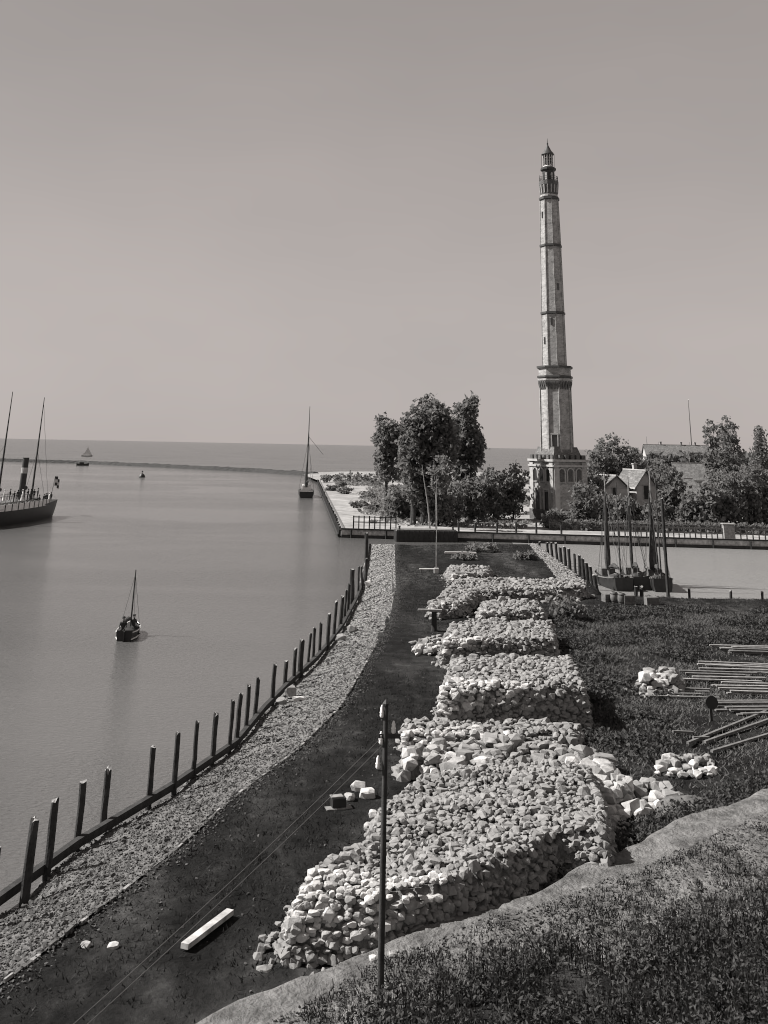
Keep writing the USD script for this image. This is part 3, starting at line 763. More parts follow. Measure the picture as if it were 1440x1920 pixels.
right_bushes = [
    (1052, 990, 1022, 1082, 962, "low dark hedge-like bush in front of the lighthouse base"),
    (1098, 990, 1072, 1122, 905, "dark bush against the right side of the lighthouse base"),
    (1128, 985, 1108, 1150, 925, "dark bush in front of the left gable of the white house"),
    (1172, 988, 1150, 1196, 935, "dark bush between the two white gables"),
    (1216, 990, 1196, 1240, 950, "low dark bush under the tall window of the white house"),
    (1262, 985, 1238, 1288, 878, "tall dark bush between the white house and the hip-roofed house"),
    (1300, 990, 1280, 1325, 925, "dark bush in front of the hip-roofed house"),
    (1336, 992, 1312, 1362, 905, "speckled bush right of the hip-roofed house below the thin poplar"),
    (1378, 992, 1352, 1405, 888, "large speckled bush below the fuller poplar"),
    (1416, 992, 1392, 1442, 872, "tall speckled bush second from the right edge"),
    (1452, 992, 1425, 1480, 880, "speckled bush cut by the right edge"),
    (1240, 972, 1212, 1270, 862, "dark tree-like bush right behind the white house with the tall window"),
    (1355, 975, 1328, 1384, 880, "speckled tall bush between the two poplars, behind the front row"),
    (1400, 978, 1376, 1428, 868, "speckled tall bush right of the fuller poplar, behind the front row"),
    (1110, 972, 1088, 1136, 868, "dark tall bush between the lighthouse base and the left white gable")]
for i, (u, vb, x0, x1, y0, lab) in enumerate(right_bushes):
    pxtree("bush", lab, "bush", u, vb, [(x0, x1, y0, y0 + (vb - y0) * .65), (x0 + 3, x1 - 3, y0 + (vb - y0) * .3, vb - 1), (x0 - 4, x0 + 22, y0 + (vb - y0) * .35, vb - 2)],
           "leaf_dark" if i < 7 or i in (11, 14) else "leaf_mid", 3400, 40 + i, trunk_r=.2)
# hedge along the promenade
hp0, hp1 = ppt(1030, 993), ppt(1460, 1003)
hedge = thing("hedge", "long low dark hedge along the promenade behind the rail fence", "hedge", (*hp0[:2], LAND_Z), math.atan2(hp1[1] - hp0[1], hp1[0] - hp0[0]))
hl = np.linalg.norm(hp1 - hp0)
hc = np.stack([rng.uniform(0, hl, 5000), rng.uniform(-.7, .7, 5000), rng.uniform(.05, 1.7, 5000) * rng.uniform(.7, 1, 5000)], 1)
obj("foliage", leaves(hc, rng.uniform(.18, .32, 5000), rng), "leaf_dark", hedge)
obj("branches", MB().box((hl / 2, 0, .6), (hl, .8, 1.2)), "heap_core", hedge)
mr = np.random.default_rng(17)
mpnt = np.column_stack([mr.uniform(-30, 130, 60000), mr.uniform(150, 420, 60000)])
mpnt = mpnt[shapely.contains_xy(far_land.buffer(-5), mpnt[:, 0], mpnt[:, 1])]
inl = (mpnt - QB) @ -qn
ok_ = (inl > 9) & (meshkit.fbm(np.column_stack([mpnt * np.array([.10, .045]), np.zeros(len(mpnt))]), 3, 23) > .48)
mpnt = mpnt[ok_]
obj("meadow_cover", leaves(np.column_stack([mpnt, LAND_Z + mr.uniform(.02, .5, len(mpnt))]), mr.uniform(.25, .6, len(mpnt)), mr, up_bias=1.2), "leaf_mid", kind="stuff", label="patchy rough meadow growth on the far land", cat="ground cover")
# small shrubs of the far left meadow
sh_px = [(612, 905, 22, 14), (636, 904, 26, 16), (662, 906, 30, 20), (690, 905, 34, 22), (712, 912, 26, 18), (650, 926, 30, 10), (676, 952, 34, 10), (708, 960, 30, 12),
         (640, 915, 20, 9), (622, 920, 18, 8), (690, 935, 26, 8), (735, 968, 24, 14)]
ords = ["first", "second", "third", "fourth", "fifth", "sixth", "seventh", "eighth", "ninth", "tenth", "eleventh", "twelfth", "thirteenth", "fourteenth", "fifteenth", "sixteenth",
        "seventeenth", "eighteenth", "nineteenth", "twentieth", "twenty-first", "twenty-second", "twenty-third", "twenty-fourth", "twenty-fifth", "twenty-sixth", "twenty-seventh",
        "twenty-eighth", "twenty-ninth", "thirtieth"]
sh_lab = ["small shrub at the far end of the diagonal quay, nearest the moored ship", "second shrub from the moored ship in the far row across the meadow", "third shrub from the moored ship in the far row across the meadow",
          "large shrub of the far row just left of the bare trunk", "shrub at the foot of the left tree's bare trunk", "low spreading shrub in the middle of the meadow behind the quay", "low wide shrub in the meadow below the bare trunk",
          "low shrub in the meadow left of the dark bush", "tiny shrub close to the far end of the quay boards", "tiny shrub beside the quay boards, nearer than the one at the far end", "flat shrub in the meadow left of the bare trunk", "shrub beside the left edge of the dense dark bush"]
for i, (u, v, w, h) in enumerate(sh_px):
    pxtree("shrub", sh_lab[i], "shrub", u, v, [(u - w / 2, u + w / 2, v - h, v), (u - w / 2, u, v - h * .7, v)], "leaf_mid" if i % 3 else "leaf_dark", 420, 70 + i, trunk_r=.1, limbs=False, lsize=(.3, .55))

# ------------------------------------------------------------------ houses behind the quay
def gable_house(name, label, p, rz, L, Wd, H, RH, wall, roof, wins_front=(), wins_gable=(), hip=0.0, chimneys=(), over=0.35):
    t = thing(name, label, "house", p, rz)
    mb = MB().box((0, 0, H / 2), (L, Wd, H))
    if hip == 0:
        for s_ in (-1, 1):
            mb.prism([(-Wd / 2, H), (Wd / 2, H), (0, H + RH)], (0, 1, 0), (0, 0, 1), (s_ * (L / 2 - .3) - .15 + .0, 0, 0), (.3, 0, 0))
    obj("wall", mb, wall, t)
    e = over; sl = RH / (Wd / 2); ht = .18
    rm = MB()
    if hip:
        rv = [(-L / 2 - e, -Wd / 2 - e, H - sl * e), (L / 2 + e, -Wd / 2 - e, H - sl * e), (L / 2 + e, Wd / 2 + e, H - sl * e), (-L / 2 - e, Wd / 2 + e, H - sl * e), (-L / 2 + hip, 0, H + RH), (L / 2 - hip, 0, H + RH)]
        rm.add(rv, [[0, 1, 5], [0, 5, 4], [1, 2, 5], [2, 3, 4], [2, 4, 5], [3, 0, 4], [0, 3, 2], [0, 2, 1]])
    else:
        for s_ in (-1, 1):
            rm.prism([(0, H + RH + .02), (s_ * (Wd / 2 + e), H - sl * e + .02), (s_ * (Wd / 2 + e), H - sl * e + ht), (0, H + RH + ht)], (0, 1, 0), (0, 0, 1), (-L / 2 - e, 0, 0), (L + 2 * e, 0, 0))
    rf = obj("roof", rm, roof, t)
    if not hip:
        obj("ridge", MB().box((0, 0, H + RH + .2), (L + 2 * e, .3, .2)), "trim_stone", rf)
        obj("eaves_board", MB().box((0, -Wd / 2 - e - .06, H - sl * e + .02), (L + 2 * e, .12, .3)), "trim_stone", rf)
    if hip:
        obj("ridge", MB().box((0, 0, H + RH + .02), (L - 2 * hip + .3, .35, .22)), "trim_stone", rf)
        obj("eaves_board", MB().box((0, -Wd / 2 - e - .06, H - sl * e - .1), (L + 2 * e, .12, .3)), "trim_stone", rf)
    for (cx, cy) in chimneys:
        obj("chimney", MB().box((cx, cy, H + RH + .2), (.7, .7, 2.0)).box((cx, cy, H + RH + 1.25), (.9, .9, .2)), "tower_brick", rf)
    for (cx, z, w, h) in wins_front:
        f_ = obj("window", MB().box((cx, -Wd / 2 - .04, z), (w, .12, h)), "trim_stone", t)
        obj("pane", MB().box((cx, -Wd / 2 - .115, z), (w - .2, .03, h - .2)), "glass_dark", f_)
    for (s_, cy, z, w, h) in wins_gable:
        f_ = obj("window", MB().box((s_ * (L / 2 + .04), cy, z), (.12, w, h)), "trim_stone", t)
        obj("pane", MB().box((s_ * (L / 2 + .115), cy, z), (.03, w - .2, h - .2)), "glass_dark", f_)
    return t
hpA = at(1148, 975, LAND_Z)
k = mpp(hpA)
gable_house("house", "white gabled house half hidden by bushes right of the lighthouse", (hpA[0], hpA[1] + 4, LAND_Z), math.radians(-72), 8, 5.2, 5.4, 2.2, "plaster", "roof_tiles",
            wins_gable=[(1, -.6, 5.0, 1.1, 1.5), (1, -1.2, 2.2, .9, 1.5), (1, 1.2, 2.2, .9, 1.5)], wins_front=[(-2, 3.6, 1, 1.6), (1, 3.6, 1, 1.6)])
hpB = at(1206, 976, LAND_Z)
gable_house("house", "white house with a tall dark window between the mast of the moored boats", (hpB[0], hpB[1] + 4.5, LAND_Z), math.radians(-74), 8, 4.2, 6.0, 2.6, "plaster", "roof_tiles",
            wins_gable=[(1, -.1, 4.9, 1.2, 2.6), (1, -.1, 1.7, 1.0, 1.7)], wins_front=[(-2, 3.9, 1, 1.6), (1.5, 3.9, 1, 1.6)], chimneys=[(-1, .6)])
hpC = at(1300, 968, LAND_Z)
gable_house("house", "lower hip-roofed grey house in front, behind the dark bushes", (hpC[0] - 0.5, hpC[1] + 4, LAND_Z), math.radians(-6), 9, 7, 4.3, 2.7, "plaster", "roof_tiles", hip=2.6,
            wins_front=[(-2.6, 2.8, 1.1, 1.7), (0, 2.8, 1.1, 1.7), (2.6, 2.8, 1.1, 1.7)])
hpD = at(1316, 958, LAND_Z)
gable_house("house", "taller gabled house behind the hip-roofed house, its white gable to the right", (hpD[0], hpD[1] + 8, LAND_Z), math.radians(-8), 6.5, 7, 6.4, 3.2, "plaster", "roof_tiles",
            wins_front=[(-2.6, 4.8, 1.1, 1.7), (0, 4.8, 1.1, 1.7)], wins_gable=[(1, 0, 6.5, 1, 1.5)])
hpE = at(1272, 905, LAND_Z)
kE = mpp(hpE)
gable_house("house", "long low grey-roofed building far behind the trees, below the flagstaff", (hpE[0], hpE[1], LAND_Z), math.radians(-4), 120 * kE, 11, 7.9 * hpE[1] / 320, 3.2 * hpE[1] / 320, "plaster", "roof_tiles",
            chimneys=[(-14 * kE * 2, 0), (10 * kE, 0), (36 * kE, 0)])
# thin masts and poles far behind
for u, vb, vt, lab in [(1302, 905, 750, "tall faint flagstaff rising behind the hip-roofed houses"), (1216, 880, 818, "short thin mast above the far wood right of the round tree"),
                       (1238, 880, 828, "shorter of the thin masts above the far wood"), (1296, 880, 828, "thin pole above the far wood left of the flagstaff")]:
    p = at(u, vb, LAND_Z); zt = height(u - 5, vt, p)
    t = thing("flagstaff", lab, "flagstaff", p)
    obj("pole", MB().tube([(0, 0, 0), (0, 0, (zt - LAND_Z) * .6), (0, 0, zt - LAND_Z)], [.22, .17, .08], 6), "pole_wood", t)
    obj("truck", MB().lathe([(.05, zt - LAND_Z), (.16, zt - LAND_Z + .1), (.05, zt - LAND_Z + .25)], 8), "white_paint", t)

# ------------------------------------------------------------------ fences, posts and pontoon along the quay
def qp(u, off=0.0):
    """Spot on the quay, off metres inland of its edge, in picture column u."""
    d = ray(u, 1010)[:2]
    nrm = -qn
    o = QB + nrm * off
    A_ = np.array([[d[0], -qdir[0]], [d[1], -qdir[1]]])
    s_ = np.linalg.solve(A_, o)
    p = d * s_[0]
    return np.array([p[0], p[1], LAND_Z])
def rail_fence(label, u0, u1, n, off, h, rails, m, rail_w=0.1, post_w=.13, cat="fence"):
    a, b_ = qp(u0, off), qp(u1, off)
    L = np.linalg.norm(b_ - a)
    t = thing("rail_fence", label, cat, a, math.atan2(b_[1] - a[1], b_[0] - a[0]))
    for k in range(n):
        obj("post", MB().box((k * L / (n - 1), 0, h / 2), (post_w, post_w, h)), m, t)
    for z in rails:
        obj("rail", MB().box((L / 2, -.08, z), (L + .2, .06, rail_w)), m, t)
rail_fence("low dark iron railing at the left corner of the far quay", 662, 742, 9, 1.2, 1.9, (1.75, 1.0), "pole_wood", .12, .16)
rail_fence("pale post and rail fence along the promenade behind the moored boats' masts", 1142, 1356, 22, 1.6, 1.5, (1.4, .75), "wood_mid", .2, .16)
rail_fence("post and rail fence along the promenade right of the pale gate pillar", 1378, 1470, 9, 1.6, 1.5, (1.4, .75), "wood_mid", .2, .16)
mp_px = [(860, 978, "nearest the dark pontoon"), (891, 980, "second from the dark pontoon"), (932, 979, "third from the dark pontoon"), (968, 978, "fourth from the dark pontoon"),
         (1006, 979, "fifth from the dark pontoon, below the lighthouse"), (1053, 985, "last of the row, right of the lighthouse")]
for u, vt, lab in mp_px:
    p = qp(u, .6)
    zt = height(u, vt, p) - LAND_Z
    obj("mooring_post", MB().tube(np.array([(p[0], p[1], LAND_Z - .2), (p[0], p[1], LAND_Z + zt * .8), (p[0], p[1], LAND_Z + zt)]), [.16, .15, .12], 8), "pile_wood",
        label="tall mooring post on the far quay, " + lab, cat="mooring post", group="mooring posts on the far quay")
p = qp(1367, 1.5)
t = thing("gate_pillar", "squat pale plastered pillar in the promenade fence", "pillar", p, math.atan2(qdir[1], qdir[0]))
obj("shaft", MB().box((0, 0, 1.0), (1.6, 1.2, 2.0), bev=.05), "wood_light", t)
obj("cap", MB().box((0, 0, 2.09), (1.9, 1.5, .18), bev=.05), "wood_light", t)
# dark pontoon
p0_, p1_ = at(742, 1016, 0), at(858, 1017, 0)
pl = np.linalg.norm(p1_ - p0_)
t = thing("pontoon", "long dark box-shaped timber pontoon moored at the far quay below the trees", "pontoon", (*(p0_[:2] + p1_[:2]) / 2, 0), math.atan2(p1_[1] - p0_[1], p1_[0] - p0_[0]))
obj("hull", MB().box((0, 1.4, .55), (pl, 2.8, 2.1), bev=.12), "black_paint", t)
obj("deck", MB().box((0, 1.4, 1.63), (pl - .3, 2.6, .08)), "wood_mid", t)
for k in range(12):
    obj("side_plank", MB().box((-pl / 2 + .5 + k * (pl - 1) / 11, -.04, .7), (.16, .1, 1.7)), "pile_wood", t)
for s_ in (-1, 1):
    obj("bollard", MB().lathe([(.16, 0), (.13, .3), (.2, .45), (.18, .5)], 8, c=(s_ * (pl / 2 - .6), .6, 1.67)), "iron", t)
# white signal mast on the spit end
p = at(818, 1075, 1.2); zt = height(818, 893, p) - 1.2
t = thing("signal_mast", "tall thin white mast standing on the far end of the spit", "mast", p)
obj("pole", MB().tube([(0, 0, -.2), (0, 0, zt * .6), (0, 0, zt)], [.055, .045, .03], 7), "wood_light", t)
obj("foot", MB().box((0, 0, .25), (.5, .5, .5), bev=.04), "trim_stone", t)
p = at(812, 1073, 1.2)
t = thing("trestle_plank", "short white plank on trestles at the foot of the thin white mast", "plank", p, .05)
obj("board", MB().box((-.4, 0, .32), (2.0, .3, .09)), "white_paint", t)
for s_ in (-1.2, .4):
    obj("trestle_leg", MB().box((s_, 0, .14), (.12, .26, .27)), "wood_mid", t)
p = at(845, 1038, 1.2)
obj("white_plank", MB().box((0, 0, 0), (3.4, .3, .16)).mesh() if False else MB().box((p[0] + 1.2, p[1], 1.32), (3.8, .3, .2)), "white_paint", label="white plank lying on the dark ground below the dark pontoon", cat="plank")
# dark post with a pale board
p = at(814, 1183, 1.2); zt = height(814, 1146, p) - 1.2
t = thing("short_post", "short stout dark post topped with a pale board, left of the far stone heaps", "post", p)
obj("post", MB().tube([(0, 0, -.2), (0, 0, zt)], [.2, .18], 8), "pile_wood", t)
obj("board", MB().box((-.3, 0, zt + .06), (1.7, .35, .12)), "wood_light", t)

# ------------------------------------------------------------------ timber piles
def pile(u0, v0, u1, v1, w, z0, i, label, group):
    p = at(u0, v0, z0)
    zt = height(u1, v1, p)
    d = ray(u1, v1); s_ = (zt - CAM_Z) / d[2]
    top = np.array([d[0] * s_, p[1], zt])
    r_ = max(.09, w * mpp(p) / 2 * 1.02)
    rr_ = np.random.default_rng(300 + i)
    mb = MB()
    n = 10
    q_ = np.linspace(0, 1, 6)
    low_ = p - np.array([(top[0] - p[0]) * .4, 0, 1.2])
    C_ = low_ + (top - low_) * q_[:, None] + np.r_[[(0, 0, 0)], rr_.normal(0, .012, (4, 3)), [(0, 0, 0)]]
    ang_ = np.arange(n) * 2 * PI / n
    V_ = []
    for c_, f_ in zip(C_, q_):
        rj = r_ * (1.06 - .12 * f_) * (1 + .06 * rr_.normal(size=n))
        V_.append(c_ + np.stack([rj * np.cos(ang_), rj * np.sin(ang_), (.05 * rr_.normal(size=n) * (f_ == 1))], 1))
    V_.append((C_[-1] + (0, 0, .04))[None])
    F_ = grid_faces(6, n)
    fs = []
    for a_ in range(5):
        for b2 in range(n):
            j2 = (b2 + 1) % n
            fs += [[a_ * n + b2, a_ * n + j2, (a_ + 1) * n + j2], [a_ * n + b2, (a_ + 1) * n + j2, (a_ + 1) * n + b2]]
    body = (np.vstack(V_), np.array(fs))
    t = thing("timber_pile", label, "pile", (0, 0, 0), 0, group)
    obj("shaft", body, "pile_wood", t)
    Vt_ = np.vstack([V_[5], V_[6]])
    obj("cut_top", (Vt_, np.array([[b2, (b2 + 1) % n, n] for b2 in range(n)])), "pile_top", t)

LPILES = [(46, 1690, 65, 1537, 18), (88, 1645, 104, 1500, 15), (143, 1590, 156, 1466, 13), (193, 1556, 203, 1443, 13), (278, 1512, 287, 1403, 11), (326, 1488, 334, 1375, 10), (361, 1462, 370, 1354, 9),
          (397, 1436, 405, 1338, 10), (429, 1414, 437, 1314, 8), (442, 1400, 452, 1302, 9), (460, 1377, 467, 1286, 8), (476, 1353, 484, 1272, 8), (509, 1323, 516, 1247, 8), (532, 1292, 537, 1240, 8),
          (550, 1281, 554, 1216, 7), (562, 1272, 567, 1200, 10), (576, 1254, 583, 1188, 5), (586, 1243, 590, 1177, 6), (598, 1231, 602, 1168, 6), (613, 1220, 618, 1151, 7), (625, 1200, 631, 1127, 6), (637, 1180, 643, 1118, 7),
          (645, 1165, 650, 1106, 5), (651, 1152, 655, 1096, 6), (660, 1130, 661, 1067, 9), (671, 1116, 673, 1062, 4), (679, 1106, 678, 1062, 4), (685, 1100, 687, 1048, 5), (687, 1052, 687, 1000, 7)]
nl = len(LPILES)
for i, (u0, v0, u1, v1, w) in enumerate(LPILES):
    if i == 0:
        lab = "thickest dark timber pile, nearest the lower left corner of the harbour bank"
    elif i == nl - 1:
        lab = "farthest dark timber pile of the harbour bank, standing in front of the far quay"
    elif i < 15:
        lab = f"dark timber pile, {ords[i]} from the lower left corner along the harbour bank"
    else:
        lab = f"dark timber pile, {ords[nl - 1 - i]} from the far end of the row along the harbour bank"
    pile(u0, v0, u1, v1, w, 0.12, i, lab, "timber piles along the harbour bank")
pile(-30, 1755, -8, 1590, 19, .12, 90, "dark timber pile just cut off by the left edge of the picture", "timber piles along the harbour bank")
RPILES = [(1013, 1038, 1011, 1016, 5), (1028, 1046, 1026, 1017, 5), (1036, 1047, 1033, 1017, 5), (1045, 1051, 1042, 1018, 5), (1053, 1056, 1050, 1026, 6), (1061, 1062, 1058, 1025, 6), (1069, 1066, 1066, 1029, 6), (1079, 1072, 1077, 1038, 5),
          (1088, 1079, 1086, 1041, 6), (1095, 1083, 1092, 1047, 7), (1103, 1091, 1099, 1055, 7), (1112, 1100, 1106, 1062, 7), (1120, 1108, 1114, 1078, 8)]
for i, (u0, v0, u1, v1, w) in enumerate(RPILES):
    lab = ("farthest dark pile of the short row beside the basin" if i == 0 else "nearest dark pile of the short row beside the basin, next to the moored boats" if i == len(RPILES) - 1 else
           f"dark timber pile, {ords[i]} from the far end of the short row beside the basin")
    pile(u0, v0, u1, v1, w, 0.3, 40 + i, lab, "timber piles beside the basin")
for i, (u0, v0, v1, lab) in enumerate([(1293, 1133, 1104, "first right of the moored boats"), (1371, 1135, 1108, "second right of the moored boats"), (1430, 1138, 1110, "nearest the right edge")]):
    pile(u0, v0, u0 - 1, v1, 5, .4, 60 + i, "thin mooring pile at the near basin edge, " + lab, "mooring piles at the near basin edge")
pile(1254, 1132, 1241, 935, 6, .4, 66, "very tall leaning pale-sided pole at the basin edge beside the moored boats", "poles at the basin")
# low timber edge of the basin and waling along the harbour bank
w3 = np.column_stack([resample(toe, 60), np.full(60, .38)])
t = thing("waling_beam", "dark timber beam running along the feet of the harbour piles", "beam")
for k in range(0, 59, 3):
    obj("timber", MB().bar(w3[k] + (0.1, 0, 0), w3[min(k + 3, 59)] + (.1, 0, 0), .22, .26), "pile_wood", t)
t = thing("basin_edge", "low dark timber edging along the near side of the basin", "edging", (*bn0, 0), math.atan2(bdir[1], bdir[0]))
for k in range(16):
    obj("plank", MB().box((1.5 + k * 3.0, .1, .55), (2.96, .16, .9)), "pile_wood", t)

# ------------------------------------------------------------------ stone heaps
def stone_mesh(r, size, rr_, n=13):
    d = rr_.normal(size=(n, 3)); d /= np.linalg.norm(d, axis=1, keepdims=True)
    s_ = size * np.array([rr_.uniform(.85, 1.35), rr_.uniform(.75, 1.1), rr_.uniform(.5, .95)])
    d = np.sign(d) * np.abs(d) ** .8
    return hull(d * s_ * rr_.uniform(.9, 1.05, (n, 1)))
def heap(label, top_px, H, pitch, size, n_parts, seed, batter=0.55, rough=.3):
    """A flat-topped stack of boulders; top_px is the rim of its top as seen in the photograph, H its height above the ground."""
    rr_ = np.random.default_rng(seed)
    top = Polygon([at(u, v, 1.2 + H)[:2] for u, v in top_px]).buffer(0)
    poly = top.buffer(batter, join_style=1)
    c = np.array(poly.centroid.coords[0])
    t = thing("stone_heap", label, "stone heap", (c[0], c[1], 1.2), 0)
    x0, y0, x1, y1 = poly.bounds
    def hz(x, y):
        d = shapely.distance(shapely.points(x, y), poly.exterior)
        q_ = np.stack([np.asarray(x) * .6, np.asarray(y) * .6, 0 * np.asarray(x)], -1)
        return H * np.clip(d / batter, 0, 1) ** .7 * (1 - rough * .6 + rough * 1.2 * meshkit.fbm(q_, 3, seed))
    st = 0.2
    xs, ys = np.arange(x0 - .4, x1 + .4, st), np.arange(y0 - .4, y1 + .4, st)
    XX, YY = np.meshgrid(xs, ys, indexing="ij")
    ins = shapely.contains_xy(poly, XX.ravel(), YY.ravel())
    zc = np.where(ins, hz(XX.ravel(), YY.ravel()) - size * .7, -.4)
    ff = grid_faces(len(xs), len(ys))
    kp = ins[ff].any(1)
    cm = trimesh.Trimesh(np.stack([XX.ravel() - c[0], YY.ravel() - c[1], zc], 1), np.vstack([ff[kp][:, [0, 1, 2]], ff[kp][:, [0, 2, 3]]]), process=False)
    cm.remove_unreferenced_vertices()
    obj("inner_rubble", cm, "heap_core", t, kind="stuff")
    gx_, gy_ = np.meshgrid(np.arange(x0, x1, pitch), np.arange(y0, y1, pitch))
    P_ = np.stack([gx_.ravel(), gy_.ravel()], 1)
    P_ = P_ + rr_.uniform(-.45, .45, P_.shape) * pitch
    P_ = P_[shapely.contains_xy(poly, P_[:, 0], P_[:, 1])]
    zz_ = hz(P_[:, 0], P_[:, 1])
    rows = int(max(1, H / (size * 1.5)))
    rim_n = int(poly.exterior.length / (size * .8)) * rows
    s_ = rr_.uniform(0, poly.exterior.length, rim_n)
    rp_ = np.array([poly.exterior.interpolate(q_).coords[0] for q_ in s_])
    hh_ = rr_.uniform(0, 1, rim_n)
    inw = np.array([shapely.ops.nearest_points(top, Point(q_))[0].coords[0] for q_ in rp_]) - rp_
    rp_ = rp_ + inw * (hh_ ** 1.43)[:, None]
    stray = rr_.random(rim_n) < .12
    rp_[stray] -= inw[stray] * rr_.uniform(.2, 1.6, (int(stray.sum()), 1)); hh_[stray] = .02
    P_ = np.vstack([P_, rp_]); zz_ = np.r_[zz_, hh_ * H * .97]
    order = np.argsort(np.hypot(P_[:, 0], P_[:, 1]) - zz_ * 2)
    bulk = MB()
    for j, k in enumerate(order):
        sz = size * float(np.clip(np.exp(rr_.normal(-.08, .30)), .45, 1.9))
        v_, f_ = stone_mesh(1, sz, rr_, 24) if j < n_parts else (rotz(ROCKS[j % 32][0], rr_.uniform(0, 6)) * sz, ROCKS[j % 32][1])
        v_ = v_ + np.array([P_[k, 0] - c[0], P_[k, 1] - c[1], zz_[k] + rr_.uniform(-.3, .3) * sz])
        if j < n_parts:
            obj("stone", (v_, f_), ("stone_light", "stone_light", "stone_mid", "stone_grey")[rr_.integers(0, 4)], t)
        else:
            bulk.add(v_, f_)
    if bulk.n:
        obj("loose_stones", bulk, "stones", t, kind="stuff")
rk = np.random.default_rng(61)
ROCKS = [stone_mesh(1, 1.0, rk, 15) for _ in range(32)]
heap("largest heap of pale boulders, in the foreground right behind the telegraph pole",
     [(560, 1692), (605, 1622), (690, 1575), (722, 1512), (800, 1452), (990, 1424), (1100, 1436), (1122, 1500), (1126, 1568), (1040, 1556), (950, 1612), (830, 1664), (700, 1690)], 1.15, .185, .122, 300, 501, batter=.45, rough=.4)
heap("low heap of big pale boulders behind the largest heap", [(780, 1402), (900, 1388), (1000, 1388), (1112, 1408), (1160, 1458), (1128, 1464), (1060, 1420), (900, 1418), (770, 1420)], .7, .36, .26, 90, 502, batter=.5, rough=.7)
heap("narrow band of pale stones between the boulder heap and the long flat-topped heap", [(768, 1351), (980, 1350), (1082, 1363), (1072, 1376), (975, 1374), (762, 1376)], .6, .26, .16, 90, 503, batter=.35)
heap("long flat-topped stone heap in the middle of the row, its shaded front facing the viewer", [(852, 1233), (1066, 1230), (1090, 1282), (1000, 1284), (833, 1290)], 1.9, .235, .145, 200, 504, batter=.35, rough=.12)
heap("flat-topped pale stone heap, squarest of the row, beyond the long one", [(848, 1170), (885, 1166), (945, 1160), (950, 1166), (1030, 1164), (1035, 1197), (836, 1202)], 1.3, .25, .155, 80, 505, batter=.32, rough=.12)
heap("small pale stone heap just in front of the two farthest heaps", [(908, 1127), (1002, 1126), (1016, 1144), (905, 1147)], 1.0, .3, .18, 30, 506, batter=.4)
heap("wide low farther stone heap reaching towards the row of piles at the basin", [(862, 1086), (1050, 1088), (1096, 1100), (1030, 1106), (900, 1106), (850, 1132), (812, 1134), (838, 1108)], .9, .34, .2, 30, 507, batter=.45)
heap("farthest stone heap, nearest the white mast", [(845, 1061), (915, 1062), (910, 1076), (850, 1080)], .9, .34, .2, 10, 508, batter=.45)
heap("scattered pale boulders at the right foot of the largest heap", [(1150, 1518), (1195, 1512), (1240, 1486), (1205, 1474), (1165, 1490)], .12, .75, .26, 30, 509, batter=.6)
heap("small pale rubble patch in the rough ground to the right", [(1250, 1438), (1318, 1434), (1315, 1420), (1258, 1424)], .2, .5, .2, 30, 510, batter=.4, rough=.6)
heap("small white stone pile in the dark weeds before the timber stacks", [(1208, 1272), (1260, 1270), (1256, 1256), (1216, 1258)], .7, .42, .22, 30, 511, batter=.5)
heap("grey rubble spill left of the squarest stone heap", [(790, 1212), (835, 1206), (832, 1192), (800, 1196)], .35, .42, .2, 30, 512, batter=.5)
# single stones
for i, (u, v, sz, lab) in enumerate([(160, 1776, .16, "left of two small white stones on the dark ground at the lower left"), (212, 1778, .18, "right of two small white stones on the dark ground at the lower left"),
     (655, 1500, .30, "pale boulder lying apart left of the telegraph pole"), (690, 1495, .38, "largest boulder lying apart beside the telegraph pole"), (672, 1480, .33, "pale boulder behind the two others beside the telegraph pole"),
     (700, 1532, .25, "small boulder just left of the telegraph pole"), (690, 1555, .22, "smallest pale boulder at the left tip of the great heap"), (1180, 1480, .25, "upright pointed pale boulder right of the boulder heap"),
     (590, 1765, .13, "small pale stone in front of the great heap's left corner"), (700, 1800, .14, "pale stone left of the telegraph pole on the dark strip"), (735, 1795, .15, "pale stone right of the telegraph pole on the dark strip")]):
    p = hit(u, v); rr_ = np.random.default_rng(600 + i)
    sz *= .78
    v_, f_ = stone_mesh(1, sz, rr_, 30)
    obj("boulder", (v_ + p + (0, 0, sz * .35), f_), "stone_light" if i % 2 else "stone_mid", label=lab, cat="boulder")
